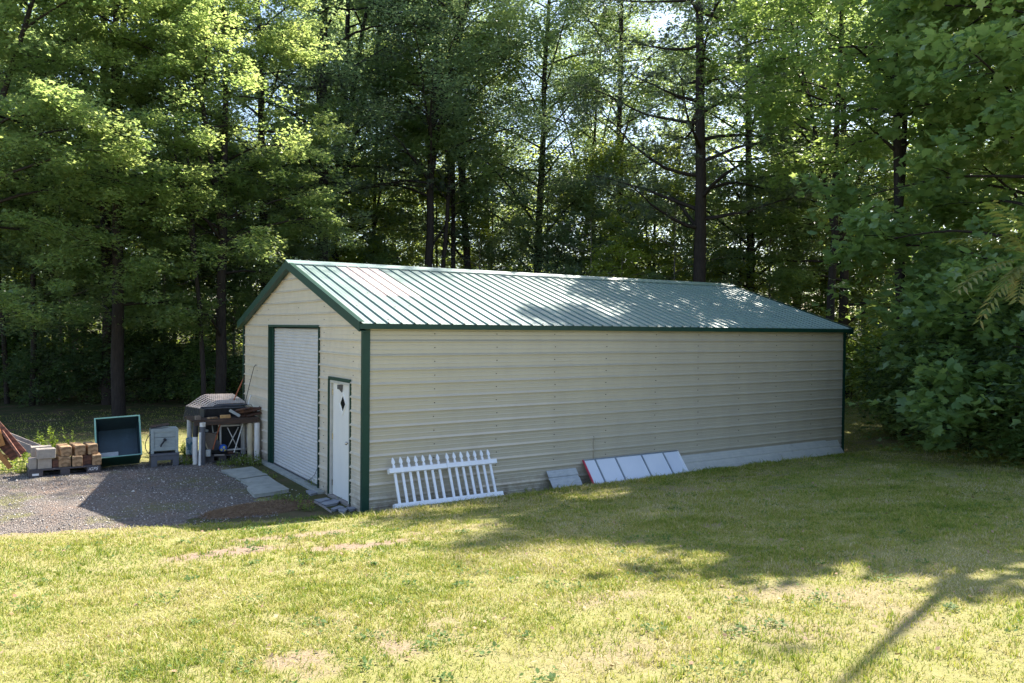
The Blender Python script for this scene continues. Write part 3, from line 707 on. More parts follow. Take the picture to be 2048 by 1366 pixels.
def glazed():
    x0, x1 = 4.33, 6.74
    Mx = lean(Vector((x0, -.40, .08)), Vector((x0, -.05, .50))); Ht = Vector((0, .35, .42)).length; W = x1-x0
    t = thing('framed_glass_panel', 'row of frosted white glass panels in one metal frame with red left edge', 'glass panel', ((x0+x1)/2, -.4, .08))
    MB().bx(.02, W-.02, -.006, .006, .01, Ht-.01, Mx).build('frosted_glass', M['acrylic'], t)
    mb = MB(); mb.bx(0, W, -.015, .015, Ht-.022, Ht, Mx); mb.bx(0, W, -.015, .015, -.01, .018, Mx); mb.build('top_bottom_frame', M['alu'], t)
    for x in (.27, .76, 1.42, 1.99): MB().bx(x-.016, x+.016, -.018, .018, .019, Ht-.023, Mx).build('mullion', M['alu'], t, bevel=.003)
    mb = MB(); mb.bx(2.09, 2.15, .008, .03, .12, Ht-.05, Mx)
    for k in range(9): mb.bx(2.075, 2.165, .012, .026, .13+k*.04, .145+k*.04, Mx)
    mb.build('track_strip', M['black'], t)
    MB().bx(-.008, .012, -.014, .022, -.012, Ht+.004, Mx).build('red_edge_strip', M['redtape'], t)
    MB().bx(W-.03, W+.004, -.014, .022, -.012, Ht+.004, Mx).build('end_frame', M['vinyl'], t)
glazed()

# ------------------------------------------------------------------ slabs, stones near the doors
def slab(name, label, pix, z, th, m, cat, group=None):
    P = [on_z(x, y, z) for x, y in pix]; c = sum(P)/len(P)
    t = [(p[0], p[1]) for p in P]
    mb = MB(); n = len(t)
    r = random.Random(int(pix[0][0]*7+pix[0][1]))
    mb.add([(x, y, z-th) for x, y in t] + [(x, y, z) for x, y in t], [tuple(range(n)), tuple(range(n, 2*n))[::-1]] + [(i, (i+1) % n, n+(i+1) % n, n+i) for i in range(n)])
    o = mb.build(name, m, None, bevel=.008)
    me_ = o.data; cc = Vector((c[0], c[1], z-th)); me_.transform(Matrix.Translation(-cc)); o.location = cc
    return setp(o, label, cat, group)
slab('concrete_slab', 'grey concrete slab on the gravel, the one nearer the white post table', [(442, 940), (470, 937), (504, 933), (520, 942), (535, 949), (505, 953.5), (480, 957)], .05, .06, M['concrete'], 'concrete slab')
slab('concrete_slab', 'larger cracked concrete slab in front of the roller door', [(481, 959), (507, 955), (535, 951), (552, 963), (578, 978), (545, 984), (509, 988.5), (494, 975), (503, 968)], .07, .06, M['concrete'], 'concrete slab')
MB_ST = [([(612, 981), (638, 976), (648, 981), (622, 988)], 'pale paving stone below the lower corner of the roller door'),
         ([(629, 999), (652, 995), (660, 998), (640, 1004)], 'small grey stepping stone left of the wooden threshold'),
         ([(640, 1006), (668, 998), (679, 1001), (674, 1006), (651, 1010)], 'largest grey stepping stone below the white entry door'),
         ([(662, 1017), (678, 1011), (687, 1013), (668, 1019)], 'narrow grey stone in front of the right half of the entry door'),
         ([(676, 1018), (686, 1014), (694, 1018), (690, 1023), (680, 1022)], 'roundish grey stone below the right door post'),
         ([(692, 1015), (708, 1013), (711, 1017), (700, 1019)], 'little grey stone at the foot of the siding beside the door')]
for px, lb in MB_ST: slab('stepping_stone', lb, px, .035, .05, M['stone'], 'stepping stone', 'stepping stones by the entry door')
a = on_z(629, 1004, .04); b_ = on_z(662, 1024, .05); mb = MB(); mb.tube([a, (a+b_)/2+np.array([.0, 0, .01]), b_], .016, 6); o = mb.build('edging_strip', M['oldwood'])
setp(o, 'thin pale edging strip beside the stepping stones', 'edging')

# ------------------------------------------------------------------ pallet with blocks and timbers
PL = on_z(57, 957, 0.01); PR = on_z(201, 945, 0.01)
def pal_frame(P0, P1, z=0.015):
    x = Vector((P1[0]-P0[0], P1[1]-P0[1], 0)); w = x.length; x.normalize(); y = Vector((-x.y, x.x, 0))
    return Matrix(((x.x, y.x, 0, P0[0]), (x.y, y.y, 0, P0[1]), (0, 0, 1, z), (0, 0, 0, 1))), w
PM, PW = pal_frame(PL, PR)
def pallet(name, label, Mx, w, d, h, text=True):
    t = thing(name, label, 'pallet', Mx.translation)
    mb = MB()
    mb.bx(0, w, 0, d, h-.03, h, Mx)
    mb.build('deck', M['pallet'], t, bevel=.006)
    for x0_, x1_ in ((0, .24), (w/2-.08, w/2+.08), (w-.24, w)):
        for y0_, y1_ in ((0, .16), (d/2-.08, d/2+.08), (d-.16, d)):
            MB().bx(x0_, x1_, y0_, y1_, .018, h-.031, Mx).build('block', M['pallet'], t, bevel=.004)
    mb = MB()
    for y0_, y1_ in ((0, .16), (d/2-.08, d/2+.08), (d-.16, d)): mb.bx(0.0, w, y0_+.002, y1_-.002, 0, .0175, Mx)
    mb.build('bottom_runner', M['pallet'], t)
    return t
pal = pallet('plastic_pallet', 'dark plastic pallet on the gravel loaded with timbers and blocks', PM, PW, .95, .15)
MB().bx(.06, .17, -.004, -.001, .035, .075, PM).build('sticker', M['label'], pal)
tx = bpy.data.curves.new('pallet_lettering', 'FONT'); tx.body = 'iGPS'; tx.size = .085; tx.extrude = .002; tx.shear = .3; tx.materials.append(M['label'])
to = bpy.data.objects.new('lettering', tx); COL.objects.link(to); to.parent = pal
to.matrix_world = Matrix.Translation(-Vector(PM.translation)) @ PM @ Matrix.Translation((PW-.215, -.004, .055)) @ Matrix.Rotation(math.pi/2, 4, 'X')
to.matrix_parent_inverse = Matrix.Identity(4)
dg = bpy.context.evaluated_depsgraph_get(); me_ = bpy.data.meshes.new_from_object(to.evaluated_get(dg)); mw = to.matrix_basis.copy()
bpy.data.objects.remove(to); to = link_mesh('lettering', me_, pal); to.matrix_basis = mw

def block(name, label, cat, x, y, z, sx, sy, sz, m, rz=0, group=None, bev=.008, Mx=PM):
    Mb = Mx @ Matrix.Translation((x, y, z)) @ Matrix.Rotation(rz, 4, 'Z')
    mb = MB(); r = random.Random(x*100+z); j = lambda: r.uniform(-.004, .004)
    mb.hexa([(j(), j(), 0), (sx+j(), j(), 0), (sx+j(), sy, 0), (j(), sy, 0), (j(), j(), sz+j()), (sx+j(), j(), sz+j()), (sx+j(), sy, sz+j()), (j(), sy, sz+j())])
    o = mb.build(name, m, None, bevel=bev); o.matrix_world = Mb
    return setp(o, label, cat, group)
tz = .151
gp_ = 'timber offcuts on the pallet'
block('timber_offcut', 'leftmost and widest timber end in the lower row on the pallet', 'timber', .51, .05, tz, .205, .50, .195, M['timber'], .10, gp_)
block('timber_offcut', 'pale upright timber end second in the lower row on the pallet', 'timber', .735, .01, tz, .175, .50, .20, M['timber'], -.02, gp_)
block('timber_offcut', 'timber end set back in the lower row, third from left, darkened as a shaded recess', 'timber', .925, .14, tz, .155, .45, .19, M['redwood'], 0, gp_)  # darker wood colour paints in the shade of the recess
block('timber_offcut', 'timber end at the right end of the lower row', 'timber', 1.085, .0, tz, .155, .5, .20, M['timber'], .0, gp_)
block('timber_offcut', 'left timber end of the top row with dark knot', 'timber', .545, .06, tz+.204, .19, .5, .19, M['timber'], .12, gp_)
block('timber_offcut', 'middle timber end of the top row on the pallet', 'timber', .795, .07, tz+.206, .175, .5, .195, M['timber'], .14, gp_)
block('timber_offcut', 'right timber end of the top row beside the green tub', 'timber', 1.02, .08, tz+.206, .165, .5, .195, M['timber'], .10, gp_)
gp_ = 'concrete blocks on the pallet'
block('concrete_block', 'buff block standing on end at the left edge of the pallet', 'concrete block', .01, .06, tz, .125, .30, .205, M['paver'], 0, gp_)
block('concrete_block', 'lower buff block carrying the large top block on the pallet', 'concrete block', .15, .03, tz, .235, .32, .197, M['paver'], 0, gp_)
block('concrete_block', 'large buff block on top of the pile at the left of the pallet', 'concrete block', .135, -.03, tz+.2005, .315, .22, .185, M['paver'], .06, gp_)
block('concrete_block', 'buff block set back on top, behind the large top block', 'concrete block', .055, .26, tz+.208, .34, .22, .19, M['paver'], 0, gp_)
block('concrete_block', 'broken reddish block lying between lower block and the timbers', 'concrete block', .40, .10, tz, .10, .3, .14, M['redwood'], 0, gp_)

# ------------------------------------------------------------------ green tub standing on end
A = on_z(201, 934, 0.01); B = on_z(281, 929, 0.01); TM, TW = pal_frame(A, B, .012)
tub = thing('green_dump_tub', 'dark green plastic cart tub tipped up on end beside the pallet', 'tub', TM.translation)
TM = TM @ Matrix.Translation((-.02, .0, 0)) @ Matrix.Rotation(-.045, 4, 'Y') @ Matrix.Rotation(-math.radians(28), 4, 'X')      # leans back
HT, DP, wl = .80, .56, .02
mb = MB()      # local: x width, z up along tub, y: 0 = floor plane (far), -DP = rim (towards camera)
mb.bx(0, TW, -.012, .012, 0, HT, TM)
f = mb.build('tub_floor', M['tub_in'], tub)
mb = MB()
mb.hexa([TM @ Vector(q) for q in ((0, 0, 0), (0, 0, wl), (0, 0, wl), (0, 0, 0), (0, 0, 0), (0, 0, 0), (0, 0, 0), (0, 0, 0))]) if False else None
fl = .04
def wall(p, q, nm, m):
    pass
P4 = [(0.0, 0.0), (TW, 0.0), (TW, HT), (0.0, HT)]; Q4 = [(-fl, -fl*.4), (TW+fl, -fl*.4), (TW+fl, HT+fl), (-fl, HT+fl)]
for k in range(4):
    a, b_ = P4[k], P4[(k+1) % 4]; c, d = Q4[k], Q4[(k+1) % 4]
    cx, cz = TW/2, HT/2
    ins = lambda p, s: (p[0] + (cx-p[0])*s, p[1] + (cz-p[1])*s)
    ai, bi, ci, di = ins(a, .04), ins(b_, .04), ins(c, .04), ins(d, .04)
    mb = MB(); mb.add([TM @ Vector((u[0], y, u[1])) for u, y in ((a, 0), (b_, 0), (d, -DP), (c, -DP))], [(0, 1, 2, 3)]); 
    mb.add([TM @ Vector((u[0], y, u[1])) for u, y in ((a, 0), (b_, 0), (bi, -.014), (ai, -.014))], [(0, 3, 2, 1)])
    mb.build('tub_wall', M['tub_out'], tub)
    mb = MB(); mb.add([TM @ Vector((u[0], y, u[1])) for u, y in ((ai, -.014), (bi, -.014), (di, -DP), (ci, -DP))], [(3, 2, 1, 0)]); mb.build('tub_lining', M['tub_in'], tub)
mb = MB()
e2 = [(q[0] + (-.012 if q[0] < 0 else .012), q[1] + (-.008 if q[1] < .1 else .012)) for q in Q4]
for k in range(4):
    a, b_ = e2[k], e2[(k+1) % 4]
    ins = lambda p: (p[0] + (.030 if p[0] < .1 else -.030), p[1] + (.022 if p[1] < .1 else -.026))
    ai, bi = ins(a), ins(b_)
    mb.hexa([TM @ Vector((u[0], y, u[1])) for u, y in ((a, -DP), (b_, -DP), (bi, -DP), (ai, -DP), (a, -DP-.025), (b_, -DP-.025), (bi, -DP-.025), (ai, -DP-.025))])
mb.build('tub_rim', M['tub_rim'], tub)
o = MB().bx(.005, .34, -.05, -.035, .02, .24, TM @ Matrix.Translation((.02, -.02, .03)) @ Matrix.Rotation(.25, 4, 'X')).build('white_board', M['galv']); setp(o, 'small pale board lying inside the green tub', 'board')

# ------------------------------------------------------------------ crate with crank on a stool
A = on_z(302, 935, .01); B = on_z(358, 931, .01); SM, SW = pal_frame(A, B, .012)
st = thing('plastic_stool', 'low grey plastic stool carrying the painted crate', 'stool', SM.translation)
sd_, sh = .42, .27
MB().bx(-.01, SW+.01, -.01, sd_, sh-.05, sh, SM).build('seat', M['slate'], st, bevel=.008)
mb = MB().bx(.12, SW-.12, .0, .015, sh-.14, sh-.051, SM); mb.build('apron', M['slate'], st)
for x0_, y0_ in ((0, 0), (SW-.12, 0), (0, sd_-.13), (SW-.12, sd_-.13)): MB().bx(x0_, x0_+.12, y0_, y0_+.12, 0, sh-.051, SM).build('leg', M['slate'], st, bevel=.008)
cr_ = thing('wooden_crate', 'grey painted wooden box with a dark crank on its front', 'crate', (SM @ Vector((SW/2, .2, sh+.002))))
CM = SM @ Matrix.Translation((.0, .02, sh+.001)); cw, cd, ch = SW-.01, .36, .50
mb = MB(); mb.bx(.05, cw-.05, .02, cd-.02, .07, ch-.02, CM); mb.build('box_boards', M['cratepaint'], cr_)
for x0_ in (0, cw-.055):
    for y0_ in (0, cd-.055): MB().bx(x0_, x0_+.055, y0_, y0_+.055, 0, ch, CM).build('corner_post', M['cratepaint'], cr_, bevel=.003)
for z0_, z1_ in ((ch-.06, ch-.005), (.055, .10)): MB().bx(.056, cw-.056, .006, .019, z0_, z1_, CM).build('cross_rail', M['cratepaint'], cr_, bevel=.003)
mb = MB(); mb.bx(.058, cw-.058, .0175, .0195, .325, .332, CM); mb.build('board_gap', M['black'], cr_)
mb = MB(); mb.bx(.01, cw-.01, .005, cd-.005, ch-.004, ch+.012, CM); mb.build('lid', M['cratepaint'], cr_, bevel=.003)
c0 = CM @ Vector((cw*.50, -.0, .285)); c1 = CM @ Vector((cw*.50, -.05, .285)); c2 = CM @ Vector((cw*.34, -.06, .17)); c3 = CM @ Vector((cw*.34, -.12, .165))
mb = MB(); mb.tube([c0, c1], .032, 12); mb.tube([c1, c2], .017, 8); mb.tube([c2, c3], .016, 8); mb.build('crank', M['black'], cr_)
pts = [CM @ Vector(p) for p in ((.0, .06, .40), (-.04, .05, .37), (-.08, .03, .30), (-.105, .02, .22), (-.10, .02, .12), (-.06, .02, .03), (-.01, .03, .0))]
mb = MB(); mb.tube(pts, .008, 6); mb.build('side_hose', M['black'], cr_)
BM = CM @ Matrix.Translation((.0, .06, ch+.016)) @ Matrix.Rotation(-.13, 4, 'Y')
bm_ = thing('bristle_mat', 'dark bristly scrap lying slanted on the painted crate', 'mat', BM.translation)
MB().bx(.0, .36, .0, .16, .0, .025, BM).build('backing', M['black'], bm_)
r = random.Random(3); mb = MB()
for i in range(260):
    x, y = r.uniform(0, .36), r.uniform(0, .16); mb.tube([BM @ Vector((x, y, .024)), BM @ Vector((x+r.uniform(-.01, .01), y+r.uniform(-.01, .01), .04+r.uniform(0, .015)))], .006, 3)
mb.build('bristles', M['bristle'], bm_)

# ------------------------------------------------------------------ table of pipes and scrap
A = on_z(397, 932, .0); Bx = -.12
tX0, tX1, tY0, tY1, tZ = -1.44, -.08, 5.82, 6.75, .955
tb = thing('scrap_table', 'rough plank table on white pipe legs beside the shed corner', 'table', (-.8, 6.2, 0))
mb = MB(); r = random.Random(2)
for i in range(5):
    y0_ = tY0 + i*(tY1-tY0)/5; mb = MB(); mb.hexa([(tX0+r.uniform(-.05, .04), y0_, tZ-.05), (tX1+r.uniform(-.02, .03), y0_, tZ-.045), (tX1, y0_+.175, tZ-.045), (tX0, y0_+.175, tZ-.05), (tX0+r.uniform(-.05, .04), y0_, tZ-.004*r.random()), (tX1, y0_, tZ), (tX1, y0_+.175, tZ), (tX0, y0_+.175, tZ)])
    mb.build('plank', M['darkwood'], tb, bevel=.006)
MB().bx(tX0+.02, tX1-.02, tY0-.03, tY0-.002, tZ-.12, tZ-.02).build('apron', M['darkwood'], tb, bevel=.005)
def leg(p, q, rad, m, nm='leg', par=tb): MB().tube([p, q], rad, 12).build(nm, m, par, sm=False)
leg((-1.38, 5.88, 0), (-1.38, 5.88, .60), .055, M['pvc']); 
leg((-1.38, 5.88, .6), (-1.37, 5.88, tZ-.051), .058, M['black'], 'leg_sleeve')
leg((-1.25, 5.80, 0.0), (-1.25, 5.80, tZ-.06), .060, M['slate']); leg((-1.25, 5.80, tZ-.14), (-1.25, 5.80, tZ-.052), .063, M['pvc'], 'leg_cap')
leg((-1.325, 5.70, 0), (-1.305, 5.76, .70), .026, M['pvc'], 'brace')
leg((-.255, 5.86, 0), (-.255, 5.86, tZ-.121), .055, M['pvc_cream']); leg((-.12, 5.80, 0), (-.12, 5.80, tZ-.121), .058, M['pvc'])
leg((-1.35, 6.65, 0), (-1.35, 6.65, tZ-.051), .055, M['pvc']); leg((-.2, 6.65, 0), (-.2, 6.65, tZ-.051), .055, M['pvc'])
# white pipe frame with a cross under the table
pf = thing('pipe_frame', 'white pipe frame with crossed bars standing under the scrap table', 'frame', (-.6, 6.15, .2))
def P_y(px, py, Y):
    d = _F*FPX + _R*(px-1024) - _U*(py-683); t = (Y-CAM[1])/d[1]; return CAM + d*t
FY = 6.12
for (a, b_), rr, nm in ((((437, 852), (495, 849)), .020, 'top_pipe'), (((441, 852), (441, 893)), .020, 'side_pipe'), (((495, 849), (495, 901)), .020, 'side_pipe'), (((454, 900), (495, 897)), .020, 'bottom_pipe'),
                        (((455, 855), (475.5, 897)), .011, 'cross_bar'), (((477, 854), (456, 895)), .011, 'cross_bar')):
    off = .0 if nm != 'cross_bar' else (.012 if a[0] < 460 else -.012)
    MB().tube([P_y(*a, FY+off), P_y(*b_, FY+off)], rr, 10).build(nm, M['pvc'], pf, sm=True)
o = MB().tube([P_y(487, 843.5, FY-.12), P_y(468, 905, FY-.22)], .012, 8).build('loose_pipe', M['pvc']); setp(o, 'thin white pipe leaning diagonally in front of the crossed pipe frame', 'pipe')
# things under the table
wd = thing('wooden_wedge', 'triangular brown board with pale edge under the scrap table', 'board', P_y(418, 905, 6.0))
tri = [P_y(408, 872, 5.98), P_y(414, 865, 5.98), P_y(432, 868, 5.98), P_y(429, 888, 5.98), P_y(419, 907, 5.98)]
mb = MB(); n = 5; mb.add([tuple(p) for p in tri] + [(p[0]+.02, p[1]+.10, p[2]) for p in tri], [tuple(range(n))[::-1], tuple(range(n, 2*n))] + [(i, (i+1) % n, n+(i+1) % n, n+i) for i in range(n)]); mb.build('board', M['burlap'], wd)
MB().tube([P_y(404, 868, 5.95), P_y(419, 908, 5.95)], .014, 6).build('pale_edge', M['pvc_cream'], wd)
mb = MB().tube([P_y(403, 872, 5.97), P_y(405, 864, 5.97), P_y(410, 861, 5.97), P_y(416, 862, 5.97)], .03, 8); mb.build('grey_hose', M['galv'], wd, sm=True)
bl = thing('blue_ball', 'blue ball with pale yellow spots under the scrap table', 'ball', P_y(446, 895, 5.95))
cB = P_y(446, 896, 5.95); rb = .085
prof = [(rb*math.sin(a)+.0001, -rb*math.cos(a)) for a in np.linspace(0, math.pi, 13)]
MB().lathe(cB, prof, 20).build('sphere', M['blue'], bl, sm=True)
for th, ph in ((-1.5, .3), (-1.15, -.55), (-2.2, -.35)):
    dv = Vector((math.cos(th)*math.cos(ph), math.sin(th)*math.cos(ph), math.sin(ph))); Mq = dv.to_track_quat('Z', 'Y').to_matrix().to_4x4()
    MB().lathe(Vector(cB)+dv*(rb-.006), [(.001, .0), (.028, .0), (.022, .008), (.001, .01)], 12, Mq).build('spot', M['yellow'], bl)
en = thing('small_engine', 'dark dusty engine block among the scrap under the table', 'engine', (-1.0, 6.25, .2))
c = Vector((-.98, 6.3, .17))
mb = MB(); mb.bx(c.x-.2, c.x+.22, c.y-.12, c.y+.15, .16, .42); mb.build('block', M['black'], en, bevel=.02)
mb = MB(); mb.lathe((c.x+.05, c.y-.14, .36), [(.001, 0), (.12, 0), (.12, .05), (.05, .07), (.001, .07)], 18, Matrix.Rotation(math.pi/2, 4, 'X')); mb.build('flywheel', M['slate'], en)
mb = MB()
for k in range(6): mb.bx(c.x-.12, c.x+.12, c.y-.1, c.y+.1, .43+k*.022, .438+k*.022)
mb.build('cooling_fins', M['galv'], en)
mb = MB(); mb.tube([(c.x-.1, c.y-.13, .52), (c.x+.02, c.y-.16, .6), (c.x+.16, c.y-.12, .66)], .014, 6); mb.tube([(c.x+.02, c.y-.16, .6), (c.x+.0, c.y-.13, .8)], .012, 6); mb.build('handle_bar', M['galv'], en)
mb = MB(); mb.lathe((c.x-.22, c.y-.13, .2), [(.001, 0), (.09, 0), (.09, .05), (.001, .05)], 16, Matrix.Rotation(math.pi/2, 4, 'X')); mb.build('wheel', M['black'], en)
p2 = Matrix(((1, 0, 0, -1.22), (0, 1, 0, 5.95), (0, 0, 1, .012), (0, 0, 0, 1)))
pallet('plastic_pallet', 'black pallet under the scrap table carrying the engine', p2, .82, .75, .145)
q0, q1 = P_y(436, 905, 6.72), P_y(498, 850, 6.72)
o = MB().bx(q0[0], q1[0], 6.70, 6.78, .02, tZ-.08).build('black_board', M['black'], None, bevel=.01); setp(o, 'black board standing in the shade behind the crossed pipe frame', 'board')
q0, q1 = P_y(402, 905, 6.8), P_y(434, 850, 6.8)
o = MB().bx(q0[0], q1[0], 6.72, 6.9, .02, tZ-.2).build('black_bin', M['black'], None, bevel=.03); setp(o, 'black bin standing behind the small engine under the table', 'bin')
jc = thing('paper_sack', 'blue and white printed sack left of the scrap table', 'sack', P_y(378, 898, 6.9))
q = P_y(373, 898, 6.5); MB().bx(q[0], q[0]+.19, 6.5, 6.62, .12, .50).build('bag', M['bluewhite'], jc, bevel=.035, seg=3)
MB().bx(q[0]+.02, q[0]+.17, 6.46, 6.66, 0.0, .119).build('crate_base', M['redwood'], jc, bevel=.01)
# loose junk under and around the table
r = random.Random(41)
for k, (x, y, z, sx, sy, sz, mk, lb, ct) in enumerate(((-.62, 5.98, .17, .16, .05, .05, 'rust', 'rusty iron lump beside the blue ball', 'scrap metal'), (-1.12, 5.86, .17, .10, .12, .14, 'galv', 'small grey can on the black pallet under the table', 'can'),
        (-.9, 5.84, .165, .22, .04, .03, 'oldwood', 'grey stick lying on the black pallet under the table', 'stick'), (-.30, 6.02, .03, .16, .12, .10, 'rust', 'rusty box between the two right hand pipe legs', 'scrap metal'))):
    o = MB().bx(-sx/2, sx/2, -sy/2, sy/2, 0, sz).build('scrap_piece', M[mk], None, bevel=.01); o.matrix_world = frame((x, y, z), r.uniform(-.6, .6)); setp(o, lb, ct)
o = MB().tube([(-1.02, 5.9, .3), (-.93, 5.92, .62), (-.84, 5.98, .86)], .014, 6).build('rusty_bar', M['redstick'], None); setp(o, 'rusty bar rising from the engine to the table top', 'bar')
# things on the table
gpT = None
bk = thing('black_trough', 'black plastic trough lying open on the scrap table', 'trough', (-.85, 6.35, tZ))
mb = MB()
sec = [(-.16, .0), (.16, .0), (.24, .19), (.22, .19), (.145, .02), (-.145, .02), (-.22, .19), (-.24, .19)]
Mt = frame((-1.12, 6.42, tZ+.003), rz=.0); mb.prism(sec, 0, .86, axis=0, M=Mt); mb.bx(.86, .88, -.2, .2, 0, .17, Mt); mb.bx(-.02, .0, -.2, .2, 0, .17, Mt); mb.build('body', M['black'], bk)
MB().bx(-.02, .88, -.245, -.225, .185, .2, Mt).build('rim', M['slate'], bk)
def scrap(name, label, cat, x, y, z, sx, sy, sz, m, rz, rx=0, bev=.005):
    o = MB().bx(-sx/2, sx/2, -sy/2, sy/2, 0, sz).build(name, m, None, bevel=bev); o.matrix_world = frame((x, y, z), rz, rx); return setp(o, label, cat)
scrap('wood_offcut', 'square wood block on the left front corner of the scrap table', 'wood block', -1.33, 5.9, tZ+.002, .10, .10, .08, M['burlap'], .1)
scrap('wood_offcut', 'pale splintered wood scrap on the front edge of the scrap table', 'wood block', -1.03, 5.92, tZ+.002, .2, .08, .035, M['timber'], .2)
scrap('wood_offcut', 'orange brown wood block beside the metal bracket on the table', 'wood block', -.76, 5.93, tZ+.002, .21, .12, .065, M['blockwood'], -.15)
mb = MB(); mb.bx(-.03, .03, -.006, .006, 0, .26); mb.bx(-.03, .03, .006, .03, .0, .012)
for k in range(4): mb.bx(-.012, .012, -.010, -.006, .03+k*.06, .055+k*.06)
o = mb.build('metal_bracket', M['galv'], None, bevel=.002); o.matrix_world = Matrix.Translation((-.46, 5.90, tZ+.03)) @ Matrix.Rotation(-1.0, 4, 'Y'); setp(o, 'slotted galvanised bracket tilted on the scrap table', 'bracket')
rp_ = thing('rusty_scrap_heap', 'heap of rusty brown iron at the shed end of the table', 'scrap metal', (-.25, 6.1, tZ))
r = random.Random(9)
for k in range(9):
    mb = MB(); Mk = frame((-.33 + r.uniform(-.12, .2), 6.05 + r.uniform(-.15, .2), tZ+.02+k*.018), r.uniform(-.5, .5), r.uniform(-.25, .25), r.uniform(-.2, .2))
    mb.bx(-.16, .17, -.08, .08, 0, r.uniform(.03, .06), Mk); mb.build('iron_piece', M['rust'], rp_, bevel=.012)
mb = MB(); mb.tube([(-.12, 6.0, tZ+.12), (.0-.03, 5.98, tZ+.14), (-.025, 5.96, tZ+.22)], .010, 6); mb.tube([(-.35, 6.0, tZ+.2), (-.30, 6.0, tZ+.27), (-.2, 6.0, tZ+.26), (-.14, 6., tZ+.18)], .006, 6); mb.build('bent_rod', M['black'], rp_)
# steel mesh crate liner behind the table: curved lattice, top coloured as sunlit, with dark end
lt = thing('steel_mesh_ramp', 'curved sunlit-toned steel mesh sheet lying over a dark frame behind the table', 'mesh sheet', (-1.2, 7.6, .2))
def lat_pt(u, v):       # u 0..1 along the length (left end folds down), v 0..1 near to far
    a = u*1.75
    x = -1.08 + a*.60; z = 1.04 + .14*smooth(u/.45) - .02*u
    y = 7.05 + v*.62
    z = z + .16*v*smooth((u+.2)/.6) 
    x = x - .16*v + .16*(1-v)*max(0, 1-u*3)
    return Vector((x, y, z))
mb = MB()
nu, nv = 24, 7
for i in range(nu+1):
    mb.tube([lat_pt(i/nu, v) for v in np.linspace(0, 1, 5)], .010, 4)
for j in range(nv+1):
    mb.tube([lat_pt(u, j/nv) for u in np.linspace(0, 1, 14)], .009, 4)
mb.build('mesh_top', M['lattice'], lt)
mb = MB()
def end_pt(s, v): p = lat_pt(0, v); return Vector((p.x - .05*s, p.y, p.z - .30*s))
for i in range(12): mb.tube([end_pt(i/11, v) for v in (0, .5, 1)], .010, 4)
for j in range(12): mb.tube([end_pt(s, j/11) for s in (0, .5, 1)], .010, 4)
mb.build('mesh_end', M['black'], lt)
mb = MB(); pts = [lat_pt(u, -.03) - Vector((0, .02, .03)) for u in np.linspace(0, 1, 12)]
mb.tube([Vector((pts[0].x-.05, pts[0].y, .78))] + pts, .022, 6); mb.build('edge_rail', M['slate'], lt)
mb = MB(); mb.bx(-1.02, -.1, 7.15, 7.6, .78, 1.0); mb.build('under_body', M['black'], lt, bevel=.03)
for x in (-.95, -.2):
    for y in (7.2, 7.55): MB().tube([(x, y, 0), (x, y, .79)], .03, 8).build('support', M['black'], lt)

# sticks and rods at the corner
o = MB().tube([P_y(463, 811, 7.2), P_y(489, 752, 7.40)], .014, 8).build('red_handle', M['redstick']); setp(o, 'red brown wooden handle leaning on the shed corner', 'handle')
pts = [P_y(a, b_, 6.25) for a, b_ in ((489, 812), (494, 790), (500, 765), (505, 745), (508, 734), (511.5, 729.5), (514.5, 731), (515.5, 737), (514.5, 742))]
o = MB().tube(pts, .0075, 6).build('hooked_rod', M['black']); setp(o, 'thin black rod with hooked end rising from the scrap table', 'hooked rod')
o = MB().tube([P_y(496, 810, 6.3), P_y(502, 790, 6.32)], .016, 8).build('white_tube', M['pvc']); setp(o, 'short white tube upright beside the hooked rod', 'tube')
pts = [(dd-.03 if i else dd-.02, y, z) for i, (y, z) in enumerate(((2.17, .80), (2.20, .60), (2.30, .40), (2.48, .22), (2.70, .10), (2.86, .05)))]
o = MB().tube(pts, .005, 5).build('hanging_wire', M['rubber']); setp(o, 'thin dark cord hanging on the right side of the roller door', 'wire')

# ------------------------------------------------------------------ orange timber at the left edge, grey planks behind
def plank_px(name, label, a, b_, Ya, Yb, w, th, m, cat='plank', up=(0, 0, 1)):
    p, q = Vector(P_y(*a, Ya)), Vector(P_y(*b_, Yb)); z = (q-p).normalized(); side = z.cross(Vector((0, 1, 0))).normalized(); y = z.cross(side)
    mb = MB(); hx = side*w/2; hy = y*th/2
    mb.hexa([p-hx-hy, p+hx-hy, p+hx+hy, p-hx+hy, q-hx-hy, q+hx-hy, q+hx+hy, q-hx+hy]); return mb, label
ot = thing('tipped_wooden_frame', 'orange and red brown wooden frame tipped over at the left picture edge', 'wooden frame', P_y(20, 930, 6.2))
for a, b_, Ya, Yb, w, th, mk, nm in (((-22, 845), (38, 912), 6.3, 6.15, .30, .04, 'redwood', 'panel'), ((-8, 858), (4, 892), 6.12, 6.1, .12, .12, 'orange', 'post'), ((4, 862), (41, 914), 6.15, 6.0, .045, .16, 'redwood', 'edge_board'),
                                 ((-10, 898), (21, 936), 6.02, 5.98, .085, .08, 'orange', 'leg'), ((-30, 905), (16, 915), 6.1, 6.08, .08, .05, 'orange', 'cross_rail'), ((-25, 935), (-12, 880), 6.1, 6.1, .08, .08, 'orange', 'leg')):
    plank_px('', '', a, b_, Ya, Yb, w, th, None)[0].build(nm, M[mk], ot, bevel=.006)
for i, (a, b_, Y, lb) in enumerate((((8, 866), (86, 897), 7.4, 'upper grey weathered plank leaning into the weeds'), ((14, 880), (70, 902), 7.3, 'lower grey weathered plank half hidden by weeds'))):
    o = plank_px('', '', a, b_, Y, Y-.2, .10 + .05*i, .04, None)[0].build('grey_plank', M['oldwood'], None, bevel=.004); setp(o, lb, 'plank')

